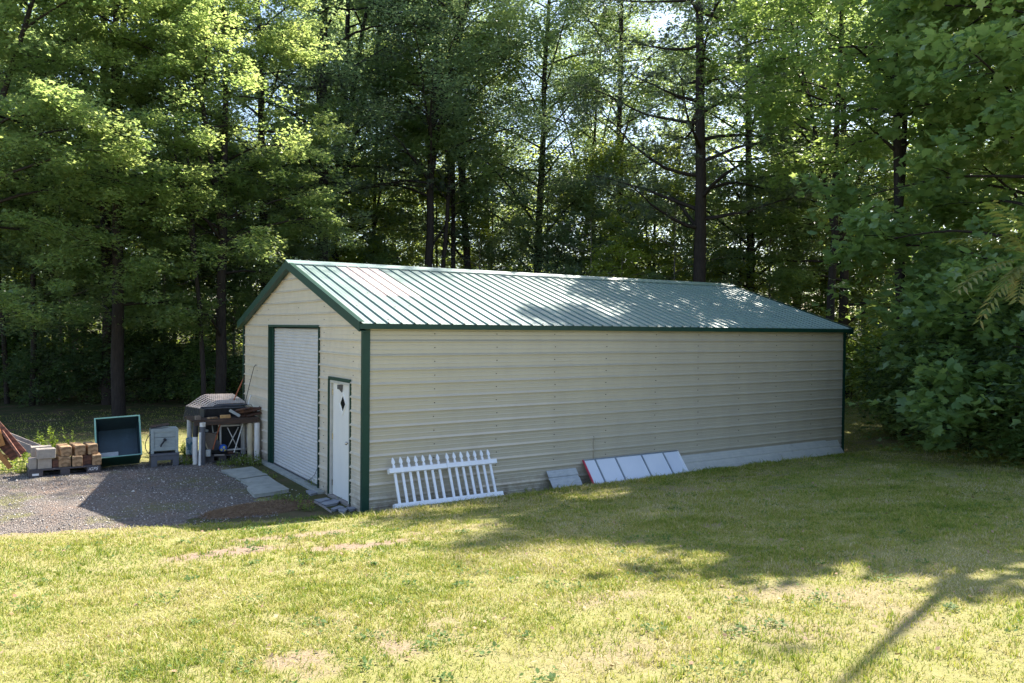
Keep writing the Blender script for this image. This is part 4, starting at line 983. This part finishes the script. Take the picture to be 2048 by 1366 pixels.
# ------------------------------------------------------------------ trees: generators
def leaf_geo(C, size, rr, shape='kite', up=.55, droop=.3, outdir=None):
    n = len(C); nrm = rr.normal(0, 1, (n, 3)); nrm /= np.linalg.norm(nrm, axis=1)[:, None]; nrm[:, 2] = np.abs(nrm[:, 2]); nrm = nrm*(1-up) + np.array([0, 0, 1.])*up + rr.normal(0, .12, (n, 3))
    nrm /= np.linalg.norm(nrm, axis=1)[:, None]
    t = rr.normal(0, 1, (n, 3)); t[:, 2] = t[:, 2]*.5 - droop
    t -= nrm*(t*nrm).sum(1)[:, None]; t /= np.linalg.norm(t, axis=1)[:, None] + 1e-9; b = np.cross(nrm, t)
    if shape == 'kite':
        L = np.array([(0, 0, 0), (.34, .42, .07), (0, 1, -.04), (-.34, .42, .07)]); F = np.array([[0, 1, 2], [0, 2, 3]])
    elif shape == 'lobed':
        L = np.array([(0, 0, 0), (.22, -.04, .02), (.52, .20, .06), (.34, .36, .03), (.50, .66, .05), (.20, .66, .02), (0, 1.0, -.03), (-.20, .66, .02), (-.50, .66, .05), (-.34, .36, .03), (-.52, .20, .06), (-.22, -.04, .02)])
        F = np.array([[0, i, i+1] for i in range(1, 11)])
    elif shape == 'star':      # three-lobed, cheap
        L = np.array([(0, 0, 0), (.48, .28, .06), (.17, .50, .0), (0, 1, -.03), (-.17, .50, .0), (-.48, .28, .06)]); F = np.array([[0, 1, 2], [0, 2, 3], [0, 3, 4], [0, 4, 5]])
    V = C[:, None] + size[:, None, None]*(L[None, :, 0, None]*b[:, None] + (L[None, :, 1, None])*t[:, None] + L[None, :, 2, None]*nrm[:, None])
    k = len(L); return V.reshape(-1, 3), (F[None] + (np.arange(n)*k)[:, None, None]).reshape(-1, 3)

class Wood:
    def __init__(s): s.V = []; s.F = []; s.n = 0
    def tube(s, pts, r0, r1, k=6):
        pts = np.asarray(pts, float); m = len(pts); rs = np.linspace(r0, r1, m); vs = []
        t = np.gradient(pts, axis=0); t /= np.linalg.norm(t, axis=1)[:, None] + 1e-9
        a = np.array([.2, .3, 1.]) if abs(t[0][2]) < .8 else np.array([1., .2, 0])
        u = np.cross(t, a); u /= np.linalg.norm(u, axis=1)[:, None]; w = np.cross(t, u)
        th = np.arange(k)/k*2*np.pi
        V = pts[:, None] + rs[:, None, None]*(np.cos(th)[None, :, None]*u[:, None] + np.sin(th)[None, :, None]*w[:, None])
        i = np.arange(m-1)[:, None]*k; j = np.arange(k)[None]; F = np.stack([i+j, i+(j+1) % k, i+k+(j+1) % k, i+k+j], -1).reshape(-1, 4) + s.n
        s.V.append(V.reshape(-1, 3)); s.F.append(F); s.n += m*k

def curve(p0, p1, rr, sag=.0, wob=.05, n=6):
    t = np.linspace(0, 1, n)[:, None]; L = np.linalg.norm(p1-p0); P = p0 + (p1-p0)*t
    P = P + np.concatenate([[np.zeros(3)], np.cumsum(rr.normal(0, wob*L/n, (n-1, 3)), 0)]) ; P[:, 2] += sag*L*np.sin(t[:, 0]*np.pi); return P

def make_tree(name, seed, height_, base, rad, tr, bark, leafm, nlimb=26, per=5, nleaf=34000, lsize=.13, shape='kite', rs=.62, flat=.5, leanv=(0, 0), fork=0, topbias=.55, up=.55, rise=.35, pine=False):
    rr = np.random.default_rng(seed); W = Wood()
    top = np.array([leanv[0], leanv[1], height_*.97]); trunk = curve(np.zeros(3), top, rr, 0, .03, 12)
    trunk[0] = 0; W.tube(np.vstack([[0, 0, -.3], trunk]), tr*1.15, tr*.22, 9)
    stems = [trunk]
    for f in range(fork):
        i = 4 + f; a = rr.uniform(0, 6.28); e = trunk[-1] + np.array([math.cos(a)*rad*.6, math.sin(a)*rad*.6, -height_*.1]); st_ = curve(trunk[i], e, rr, .06, .03, 9)
        W.tube(st_, tr*.6, tr*.15, 7); stems.append(st_)
    sites = []
    for i in range(nlimb):
        st_ = stems[i % len(stems)]; f = (i+rr.random())/nlimb; z = base + (height_*.95-base)*f
        k = np.clip(np.interp(z, st_[:, 2], np.arange(len(st_))), 0, len(st_)-1.001); k0 = int(k); p0 = st_[k0] + (st_[k0+1]-st_[k0])*(k-k0)
        prof = math.sin(math.pi*min(1, max(.12, (f*.86+.14))))**.6 if not pine else (1.0 - .65*f)
        L = rad*prof*rr.uniform(.65, 1.1); a = i*2.4 + rr.uniform(-.4, .4)
        p1 = p0 + np.array([math.cos(a)*L, math.sin(a)*L, L*(rise*rr.uniform(-.3, 2.3)*(1-.3*f) if not pine else .22 + rr.uniform(-.25, .35))])
        P = curve(p0, p1, rr, .06 if not pine else rr.uniform(-.12, .1), .05 if not pine else .09, 7); r0 = max(.018, tr*.35*(1-.6*f)); W.tube(P, r0, .012, 5)
        for j in range(per):
            g = rr.uniform(.3, 1.0) if j else 1.0; kk = min(5, int(g*6)); q0 = P[kk] + (P[kk+1]-P[kk])*(g*6-kk) if g < 1 else P[-1]
            aa = a + rr.uniform(-1.4, 1.4); l2 = rad*rr.uniform(.12, .38)
            q1 = q0 + np.array([math.cos(aa)*l2, math.sin(aa)*l2, rr.uniform(-.2, .3)*l2]) if j else q0
            if j: W.tube(curve(q0, q1, rr, .05, .05, 4), .014, .006, 3)
            sites.append(q1)
            if not pine: sites.append(q0*.45+q1*.55 + rr.normal(0, .3, 3)); sites.append(q1 + rr.normal(0, .45, 3)*np.array([1, 1, 1.3]))
    sites = np.array(sites); ns = len(sites)
    if pine:
        nt_ = nleaf//34; idx = rr.integers(0, ns, nt_); c = sites[idx] + rr.normal(0, 1, (nt_, 3))*np.array([rs, rs, rs*.35])
        d = rr.normal(0, 1, (nt_, 34, 3)); d[..., 2] = d[..., 2]*.8 + .35; d /= np.linalg.norm(d, axis=2)[..., None]
        l = rr.uniform(.10, .19, (nt_, 34, 1)); s_ = np.cross(d, rr.normal(0, 1, (nt_, 34, 3))); s_ /= np.linalg.norm(s_, axis=2)[..., None]
        w_ = .008; V = np.stack([c[:, None] - s_*w_, c[:, None] + s_*w_, c[:, None] + d*l], 2).reshape(-1, 3); F = np.arange(len(V)).reshape(-1, 3)
    else:
        wts = rr.uniform(.25, 1.6, ns); idx = rr.choice(ns, nleaf, p=wts/wts.sum())
        o = rr.normal(0, 1, (nleaf, 3)); o /= np.linalg.norm(o, axis=1)[:, None]; o *= (rr.random(nleaf)**.45)[:, None]
        C = sites[idx] + o*np.array([rs, rs, rs*flat])*(.6 + .6*(idx % 7)/7)[:, None]
        V, F = leaf_geo(C, lsize*rr.uniform(.38, 1.42, nleaf), rr, shape, up)
    tm = np_mesh(name+'_trunk', np.vstack(W.V), np.vstack(W.F), [bark], True); cm = np_mesh(name+'_crown', V, F, [leafm])
    return tm, cm

PRO = {}
PRO['maple'] = make_tree('maple', 11, 17, 2.6, 4.4, .19, M['bark'], M['leaf_maple'], 36, 6, 82000, .115, 'star', .62, .5, fork=1, rise=.22)
PRO['maple2'] = make_tree('maple2', 12, 19, 3.4, 4.0, .20, M['bark'], M['leaf_maple'], 36, 6, 74000, .112, 'kite', .60, .55, leanv=(.8, .3), fork=2, rise=.3)
PRO['mid'] = make_tree('mid', 31, 11, 1.2, 3.1, .10, M['bark'], M['leaf_bright'], 34, 6, 28000, .13, 'kite', .55, .6, fork=2, rise=.35)  # bright leaf colour in place of sunlight on the middle-height trees
PRO['mid2'] = make_tree('mid2', 32, 10, .8, 2.9, .09, M['bark'], M['leaf_oak'], 34, 6, 26000, .12, 'kite', .55, .6, fork=1, rise=.45)
PRO['pole'] = make_tree('pole', 33, 14.5, 11.6, 1.1, .10, M['bark'], M['leaf_oak'], 10, 4, 3000, .12, 'kite', .35, .6, rise=.4)
PRO['gum'] = make_tree('gum', 13, 21, 3.6, 4.1, .19, M['bark'], M['leaf_oak'], 46, 6, 56000, .110, 'kite', .70, .7, leanv=(-.5, .4), rise=.4)
PRO['gum2'] = make_tree('gum2', 14, 22, 5.0, 4.0, .17, M['bark'], M['leaf_oak'], 46, 6, 50000, .110, 'kite', .68, .7, leanv=(1.6, -.2), fork=2, rise=.5)
PRO['slim'] = make_tree('slim', 15, 17, 6.5, 2.3, .10, M['bark'], M['leaf_maple'], 30, 5, 25000, .12, 'kite', .56, .6, leanv=(1.2, .2), fork=1, rise=.5)
PRO['pine'] = make_tree('pine', 16, 24, 6.0, 5.0, .26, M['bark'], M['needle'], 46, 9, 150000, .15, 'kite', .36, .4, pine=True)
PRO['high'] = make_tree('high', 36, 19, 8.6, 4.3, .17, M['bark'], M['leaf_tulip'], 36, 6, 30000, .16, 'star', .7, .55, leanv=(.9, .2), fork=1, rise=.3)
PRO['sapling'] = make_tree('sapling', 17, 6.5, 1.0, 1.9, .045, M['palebark'], M['leaf_bright'], 20, 5, 11000, .12, 'star', .42, .45, rise=.3)
PRO['sapling2'] = make_tree('sapling2', 18, 9, 1.6, 2.4, .06, M['palebark'], M['leaf_oak'], 22, 5, 15000, .12, 'kite', .48, .45, rise=.25)
PRO['broad'] = make_tree('broad', 19, 13, .9, 3.7, .15, M['bark'], M['leaf_tulip'], 44, 6, 34000, .18, 'lobed', .55, .6, rise=.15, up=.42)
PRO['broad2'] = make_tree('broad2', 20, 17, 2.2, 4.2, .18, M['bark'], M['leaf_tulip'], 38, 6, 30000, .18, 'lobed', .62, .55, rise=.2, up=.45)
PRO['shrub'] = make_tree('shrub', 21, 2.0, .15, 1.25, .025, M['bark'], M['leaf_under'], 20, 5, 7000, .10, 'star', .36, .6, rise=.5)
PRO['shrub2'] = make_tree('shrub2', 22, 2.6, .1, 1.3, .03, M['bark'], M['leaf_tulip'], 22, 5, 6500, .12, 'star', .38, .6, rise=.4)
PRO['brightshrub'] = make_tree('brightshrub', 23, 3.2, .3, 1.5, .03, M['bark'], M['leaf_bright'], 20, 5, 7000, .12, 'star', .42, .5, rise=.4)

def tree(name, proto, label, x, y, sc=1., rz=None, cat='tree', group=None, szv=None, dz=0):
    rz = R_.uniform(0, 6.28) if rz is None else rz
    t = thing(name, label, cat, (x, y, H(x, y)+dz), group, rz); t.scale = (sc, sc, szv or sc)
    link_mesh('trunk', PRO[proto][0], t); link_mesh('crown', PRO[proto][1], t); return t

def tpx(name, proto, label, px, depth, sc=1., **k):
    P = at(px, 650, depth); return tree(name, proto, label, P[0], P[1], sc, **k)

ANCH = [(-60, 'the left picture edge'), (20, 'the tipped wooden frame'), (128, 'the loaded pallet'), (240, 'the green tub'), (330, 'the painted crate'), (445, 'the scrap table'), (585, 'the gable peak'), (720, 'the frosted roof panel'),
        (880, 'the slanting slim trees'), (1030, 'the middle of the roof ridge'), (1235, 'the sunlit ridge end'), (1405, 'the great pine'), (1560, 'the right roof slope'), (1690, 'the far shed corner post'), (1810, 'the shady grass path'), (1885, 'the middle of the right bush line'), (1990, 'the near right tree'), (2120, 'the right picture edge')]
SEEN = set()
def place(head, px, depth=None):
    a = min(ANCH, key=lambda q: abs(q[0]-px)); d = px-a[0]
    rel = 'straight behind' if abs(d) < 14 else ('just left of' if d < 0 else 'just right of')
    for ext in ('', ', farther back', ', farthest back', ', rearmost'):
        l = f'{head} {rel} {a[1]}{ext}'
        if l not in SEEN: SEEN.add(l); return l
    return l
# front row at the left, hanging over the yard edge
tpx('maple_tree', 'maple', 'big leafy maple with sunlit low boughs at the left picture edge', -60, 22.5, 1.0, rz=.5)
tpx('maple_tree', 'maple', 'maple behind the pallet with sunlit boughs reaching out above the yard', 238, 25.5, 1.05, rz=2.1)
tpx('maple_tree', 'maple2', 'tall maple twin trunk close behind the pallet maple', 216, 28, 1.05, rz=3.9)
tpx('maple_tree', 'maple', 'bright yellow green maple just left of the shed gable', 440, 27, .95, rz=4.6)
tpx('slender_tree', 'slim', 'thin pale trunked tree standing left of the pallet maple', 64, 27.5, .95, rz=1)
tpx('slender_tree', 'slim', 'thinnest leaning tree at the far left of the wood edge', 14, 28, .85, rz=3)
tpx('slender_tree', 'slim', 'thin grey trunk between the green tub and the shed', 408, 26, .8, rz=2)
tpx('gum_tree', 'gum', 'dark trunked gum rising directly behind the shed gable peak', 530, 31.5, 1.05, rz=1.3)
# behind the shed
tpx('gum_tree', 'gum2', 'straight tall gum behind the shed roof near its skylight', 843, 35.3, 1.20, rz=.3)
tpx('slender_tree', 'slim', 'left slanting slim tree behind the roof ridge', 880, 35.9, 1.25, rz=.2)
tpx('slender_tree', 'slim', 'middle slanting slim tree behind the roof ridge', 908, 37.0, 1.31, rz=.9)
tpx('gum_tree', 'gum2', 'gum to the right of the slanting slim trees', 945, 38.2, 1.14, rz=2.4)
tpx('maple_tree', 'maple2', 'maple filling the gap behind the left end of the roof', 655, 37.6, 1.25, rz=5.2)
tpx('slender_tree', 'slim', 'slim tree just right of the shed gable peak', 738, 38.8, 1.14, rz=4.4)
tpx('gum_tree', 'gum', 'gum behind the middle of the roof ridge', 1075, 38.8, 1.14, rz=3.3)
tpx('slender_tree', 'slim', 'slim tree behind the middle of the roof in a sky gap', 1150, 42.2, 1.20, rz=5)
tpx('gum_tree', 'gum', 'gum left of the great pine behind the roof', 1235, 38.8, 1.12, rz=5.3)
tpx('pine_tree', 'pine', 'great dark pine with spreading limbs behind the right end of the roof', 1405, 31.0, 1.05, rz=.8)
tpx('pine_tree', 'pine', 'pine with pale needle tufts above the shed gable', 650, 34.5, 1.08, rz=2.2)
tpx('gum_tree', 'gum', 'gum close to the right of the great pine', 1500, 35.9, 1.08, rz=.6)
tpx('gum_tree', 'gum2', 'gum behind the far corner of the shed', 1600, 37.6, 1.14, rz=1.9)
tpx('maple_tree', 'maple2', 'maple standing beyond the far shed corner post', 1660, 41.0, 1.08, rz=2.9)
# right side, near
tree('tulip_tree', 'broad', 'near broad leaved tree filling the right picture edge', 13.3, -3.6, 1.0, rz=.4)
tree('tulip_tree', 'high', 'tall bare trunked broad leaved tree rising behind the near right tree', 16.2, .9, .9, rz=2.6)
tree('tulip_tree', 'high', 'tall bare trunked tree set back between near right tree and the shed', 19.6, 5.8, .92, rz=4.1)
tree('tulip_tree', 'broad2', 'broad leaved tree with its crown behind the near right tree', 18.6, -1.6, 1.0, rz=3.1)
tree('maple_tree', 'maple2', 'dark maple with bare upper trunk above the right side bushes', 20.5, -1.0, 1.1, rz=2.0)
tree('maple_tree', 'maple', 'maple deep in the wood at the right end of the path', 24.5, 8.5, 1.1, rz=0)
tree('slender_tree', 'pole', 'bare slender trunk just outside the picture that throws a stripe of shade on the lawn', 8.0, -6.38, 1.0, rz=.5)
# second and third rows
deep = [(-120, 40, 'maple2'), (60, 38, 'gum'), (150, 44, 'maple2'), (320, 40, 'gum2'), (570, 46, 'gum2'), (700, 46, 'gum'), (800, 50, 'gum2'), (990, 46, 'gum2'),
        (1200, 46, 'gum2'), (1330, 44, 'slim'), (1920, 44, 'gum'), (2080, 34, 'maple2'), (2180, 28, 'gum')]
for i, (px, dpt, pr) in enumerate(deep):
    tpx('woodland_tree', pr, place('half hidden deep wood tree', px), px, dpt, R_.uniform(.9, 1.12), group='trees deep in the wood', cat='tree')
mids = [(-70, 36, 'mid2'), (30, 37, 'mid2'), (170, 38, 'mid2'), (250, 37, 'mid2'), (350, 38, 'mid2'), (500, 39, 'mid2'), (-30, 30, 'mid'), (110, 31, 'mid2'), (300, 32, 'mid'), (395, 33, 'mid2'), (560, 37, 'mid2'), (665, 39, 'mid'), (770, 42, 'mid2'), (870, 41, 'mid'), (985, 42, 'mid2'), (1090, 39, 'mid2'), (1180, 40, 'mid2'), (1300, 38, 'mid'),
        (1385, 41, 'mid2'), (1475, 38, 'mid2'), (1560, 40, 'mid'), (1640, 42, 'mid2'), (1730, 38, 'mid'), (1860, 34, 'mid2')]
for px, dpt, pr in mids: tpx('understory_tree', pr, place('bushy middle height tree', px), px, dpt, R_.uniform(.85, 1.1), group='middle height trees in the wood', cat='tree')
# understory saplings
und = [(120, 29, 'sapling2'), (330, 30, 'sapling2'), (470, 31, 'sapling2'), (-60, 28, 'sapling2'), (600, 36, 'sapling'), (680, 38, 'sapling'), (760, 38, 'sapling2'), (820, 36, 'sapling'), (960, 38, 'sapling2'), (1030, 36, 'sapling'), (1110, 38, 'sapling2'), (1180, 36, 'sapling2'),
       (1240, 33, 'sapling'), (1300, 36, 'sapling'), (1350, 34, 'sapling2'), (1460, 35, 'sapling'), (1540, 36, 'sapling2'), (1590, 37, 'sapling'), (1650, 38, 'sapling2'), (1725, 36, 'sapling'), (1800, 36, 'sapling2')]
for px, dpt, pr in und:
    if pr == 'sapling': tpx('sapling', pr, place('young yellow green tree', px), px, dpt, R_.uniform(.8, 1.15), group='yellow green saplings', cat='sapling')
    else: tpx('sapling', pr, place('young dark green tree', px), px, dpt, R_.uniform(.8, 1.15), group='dark green saplings', cat='sapling')
# shrubs along the wood edge
for i in range(15):
    px = -90 + i*42; tpx('shrub', 'shrub' if i % 3 else 'shrub2', place('low dark shrub', px), px, 27.5+R_.uniform(0, 3), R_.uniform(.75, 1.3), group='shrubs at the left wood edge', cat='shrub')
for i in range(9):
    px = 1690 + i*16; tpx('shrub', 'brightshrub' if i % 2 else 'shrub', place('low bush at the wood edge', px), px, 33-i*.6+R_.uniform(-1, 1), R_.uniform(.6, .95), group='bushes beyond the far corner', cat='shrub')
for i, (x, y, s_) in enumerate(((20.2, 2.4, .8), (18.6, 1.2, .9), (15.4, -.9, 1.15), (14.4, -1.9, 1.2), (13.3, -3.1, 1.1), (12.6, -4.2, 1.05), (14.2, -4.0, 1.5), (21.2, 3.0, 1.0), (11.7, -5.3, 1.25), (13.2, -4.2, 1.6), (15.0, -2.3, 1.7), (16.6, -1.0, 1.8), (18.6, -.2, 1.6), (22.4, 3.6, 1.2), (21.0, 1.4, 1.5), (15.9, .0, 1.0), (16.5, .6, 1.1))):
    tree('shrub', 'shrub2' if i % 2 else 'shrub', place('green lawn edge bush', proj((x, y, .5))[0]), x, y, s_, cat='shrub', group='bushes at the right lawn edge')

# sumac frond cluster at the right edge
sm_ = thing('sumac_bough', 'yellowish sumac fronds hanging in front of the near right tree', 'plant', at(2060, 520, 11.5))
C_ = at(2060, 520, 11.5); rr = np.random.default_rng(4)
stem = MB(); base_ = at(2150, 900, 12.2); base_[2] = H(base_[0], base_[1]); stem.tube([base_, (base_+C_)/2 + np.array([.1, 0, .2]), C_], [.03, .022, .012], 6); stem.build('stem', M['bark'], sm_)
for fi, (px, py, q) in enumerate(((1900, 480, 0), (1985, 405, 1), (1915, 580, 2), (2020, 470, 3), (1960, 640, 4), (2035, 600, 5))):
    e_ = at(px, py, 11.3+rr.uniform(-.3, .3)); P = curve(C_, e_, rr, .12, .01, 16); mb = MB(); mb.tube([tuple(p) for p in P], .004, 4)
    for k in range(3, 16):
        for sg in (-1, 1):
            d = P[k]-P[k-1]; d /= np.linalg.norm(d); sd2 = np.cross(d, np.array([0, 0, 1.])); sd2 /= np.linalg.norm(sd2); l = .27*(1-.45*abs(k-8)/8)*rr.uniform(.75, 1.15)
            tip = P[k] + sd2*sg*l + d*l*rr.uniform(.3, .6) - np.array([0, 0, l*rr.uniform(.1, .5)]); mid = P[k]*.55+tip*.45 + np.array([0, 0, .012])
            mb.add([P[k], mid + d*.030, tip, mid - d*.030], [(0, 1, 2, 3)])
    mb.build('frond', M['sumac'], sm_)

# far wood: one mass of leaves beyond the numbered trees
rr = np.random.default_rng(77); nC = 1300
cpx = rr.uniform(-900, 2900, nC); cd = rr.uniform(56, 78, nC); cz = rr.uniform(0, 1, nC)**1.5*17 + .3
P = np.array([at(a, 650, d_) for a, d_ in zip(cpx, cd)]); P[:, 2] = cz
idx = rr.integers(0, nC, 260000); o = rr.normal(0, 1, (260000, 3)); o /= np.linalg.norm(o, axis=1)[:, None]; o *= (rr.random(260000)**.4)[:, None]*np.array([2.6, 2.6, 1.6])
V, F = leaf_geo(P[idx]+o, rr.uniform(.18, .42, 260000), rr, 'kite', .5)
far = link_mesh('far_woods', np_mesh('far_woods', V, F, [M['leaf_far']])); setp(far, 'mass of light green foliage far back in the wood', 'woods', kind='stuff')

# ------------------------------------------------------------------ weeds
def weed_mesh(seed, h, nst, spread, lsz, dens=16):
    r = random.Random(seed); mb = MB()
    for s_ in range(nst):
        a = r.uniform(0, 6.28); b0 = Vector((math.cos(a)*spread*r.random()*.5, math.sin(a)*spread*r.random()*.5, 0)); tp = b0 + Vector((r.uniform(-.2, .2)*h, r.uniform(-.2, .2)*h, h*r.uniform(.6, 1)))
        mb.tube([b0, (b0+tp)/2 + Vector((r.uniform(-.02, .02), 0, 0)), tp], .004, 3)
        for k in range(dens):
            p = b0.lerp(tp, .12 + .88*k/dens); a = k*2.4+r.random(); l = lsz*(1.15-.7*k/dens)*r.uniform(.7, 1.2); d = Vector((math.cos(a), math.sin(a), r.uniform(.1, .8))).normalized(); w = d.cross(Vector((0, 0, 1))).normalized()*l*.26
            mb.add([p, p+d*l*.5+w, p+d*l, p+d*l*.5-w], [(0, 1, 2, 3)])
    me_ = bpy.data.meshes.new('weed'); me_.from_pydata([tuple(v) for v in mb.v], [], mb.f); return me_
wm = [weed_mesh(1, .62, 5, .25, .13), weed_mesh(2, .42, 6, .3, .11), weed_mesh(3, .25, 8, .35, .08, 9)]
for m_ in wm: m_.materials.append(M['weed'])
def weed(px, py, k, sc, label, group, darker=False):
    P = on_z(px, py, .0); o = link_mesh('weed', wm[k]); o.location = (P[0], P[1], H(P[0], P[1])); o.rotation_euler = (0, 0, R_.uniform(0, 6)); o.scale = (sc, sc, sc); return setp(o, label, 'weed', group)
for px, py, k, sc, lb in ((108, 906, 0, 1.15, 'tallest sunlit weed standing behind the concrete blocks'), (138, 905, 0, .95, 'sunlit weed rising behind the timbers on the pallet'), (76, 904, 0, .85, 'sunlit weed left of the tallest one behind the pallet'), (93, 903, 1, 1.0, 'short weed between the sunlit weeds behind the pallet')):
    weed(px, py, k, sc, lb, None)
for px, py, k, sc in ((35, 918, 1, 1.1), (50, 922, 1, .9), (42, 935, 2, 1.2), (20, 925, 1, 1.0), (60, 905, 2, 1.4), (30, 948, 2, 1.0), (8, 945, 2, 1.2), (70, 915, 1, .8), (52, 898, 1, .8), (115, 912, 2, 1.1), (160, 908, 2, 1.0), (183, 905, 2, .9), (-15, 930, 1, 1.0), (48, 945, 2, .9)):
    weed(px, py, k, sc, 'low yellow green weed in the sunlit patch around the pallet and wooden frame', 'weeds around the pallet')
for px, py, k, sc in ((480, 925, 2, 1.1), (492, 930, 2, 1.0), (503, 926, 2, 1.1), (515, 931, 2, .9), (470, 930, 2, .8), (366, 930, 2, 1.0), (372, 915, 1, .8), (362, 905, 1, .7), (378, 930, 2, .8), (440, 930, 2, .6), (455, 932, 2, .6)):
    weed(px, py, k, sc, 'low shaded weed growing round the foot of the scrap table', 'weeds around the table')
for px, py, k, sc in ((765, 1017, 2, 1.0), (752, 1020, 2, .6), (880, 1003, 2, .6), (1045, 985, 2, .7), (1065, 980, 2, .6), (1172, 970, 2, .5), (1102, 978, 2, .45), (1395, 950, 2, .7), (1420, 947, 2, .5), (1320, 960, 2, .4), (1210, 972, 2, .4)):
    weed(px, py, k, sc, 'small green weed at the foot of the long shed wall', 'weeds along the wall')
for px, py, k, sc in ((560, 1000, 2, .7), (590, 1010, 2, .8), (605, 1000, 2, .6), (572, 1015, 2, .5), (633, 975, 2, .7), (620, 968, 2, .5), (680, 1002, 2, .35), (540, 1005, 2, .5), (610, 1022, 2, .8), (530, 950, 2, .5), (545, 957, 2, .45)):
    weed(px, py, k, sc, 'small weed between the concrete slabs and the shed doors', 'weeds by the doors')
ORD = ['leftmost', 'second', 'third', 'fourth', 'fifth', 'sixth', 'seventh', 'eighth', 'ninth', 'tenth', 'eleventh', 'twelfth', 'thirteenth', 'fourteenth']
for g_, ph in (('weeds around the pallet', 'low sunlit weeds round the pallet'), ('weeds around the table', 'shaded weeds round the scrap table'), ('weeds along the wall', 'small weeds along the long wall'), ('weeds by the doors', 'small weeds near slabs and doors')):
    ws = sorted([o for o in COL.objects if o.get('group') == g_], key=lambda o: proj(o.location)[0])
    for k, o in enumerate(ws): o['label'] = f'{ORD[k]} of the {ph}' if k == 0 else (f'rightmost of the {ph}' if k == len(ws)-1 else f'{ORD[k]} from the left of the {ph}')
# white flowers of the weeds at the table foot
fl_p = np.array([on_z(rr.uniform(470, 525), rr.uniform(905, 935), 0) for _ in range(90)] + [on_z(rr.uniform(572, 602), rr.uniform(985, 1012), 0) for _ in range(16)] + [on_z(rr.uniform(360, 380), rr.uniform(895, 930), 0) for _ in range(30)])
V, F = scatter_island(len(fl_p), np.column_stack([fl_p[:, :2], rr.uniform(.04, .24, len(fl_p))*np.where(np.arange(len(fl_p)) < 90, 1, .4)]), np.full(len(fl_p), .011), seed=6)
o = link_mesh('white_flowers', np_mesh('white_flowers', V, F, [M['label']])); setp(o, 'tiny white flowers in the weeds by the scrap table', 'flowers', kind='stuff')
# dark straw heap beside the slabs
gx = np.linspace(-1, 1, 30); AX, AY = np.meshgrid(gx, gy[:1]*0 + np.linspace(-1, 1, 30)); 
c = on_z(520, 1020, 0); R2 = AX**2 + AY**2
Z = np.clip(1-R2, 0, 1)**.8*.10 + (vnoise(AX*3+5, AY*3, .3, 41)-.5)*.04*np.clip(1.1-R2, 0, 1) - .02*(R2 > .98)
V = np.stack([c[0] + AX*.95 + AY*.15, c[1] + AY*.42, height(c[0]+AX*.95, c[1]+AY*.42) + Z - .01], -1).reshape(-1, 3); idx = np.arange(900).reshape(30, 30)
Fq = np.stack([idx[:-1, :-1].ravel(), idx[:-1, 1:].ravel(), idx[1:, 1:].ravel(), idx[1:, :-1].ravel()], 1)
o = link_mesh('straw_heap', np_mesh('straw_heap', V, Fq, [mat('old straw', (.20, .13, .085), (.12, .08, .055), 9, .95, .1, bump=1, bscale=30, c3=(.26, .19, .12), s3=20)], True)); setp(o, 'flat heap of brown old straw in front of the concrete slabs', 'straw heap', kind='stuff')
rs_ = np.random.default_rng(8); n = 5200; a = rs_.uniform(0, 6.28, n); q = rs_.random(n)**.5; u, v_ = np.cos(a)*q, np.sin(a)*q
p = np.stack([c[0] + u*.95 + v_*.15, c[1] + v_*.42], 1); hz = np.clip(1-u**2-v_**2, 0, 1)**.8*.10
V, F4, F3 = blades(p, rs_.uniform(.012, .03, n), np.full(n, .007), 9, 3.5); V[:, 2] += np.repeat(hz, 5)
st_m = mat('straw stems', (.24, .15, .09), (.14, .085, .05), 30, .8, .2, c3=(.34, .25, .15), s3=25)
o2 = link_mesh('straw_stems', np_mesh('straw_stems', V, [F4, F3], [st_m]), o)
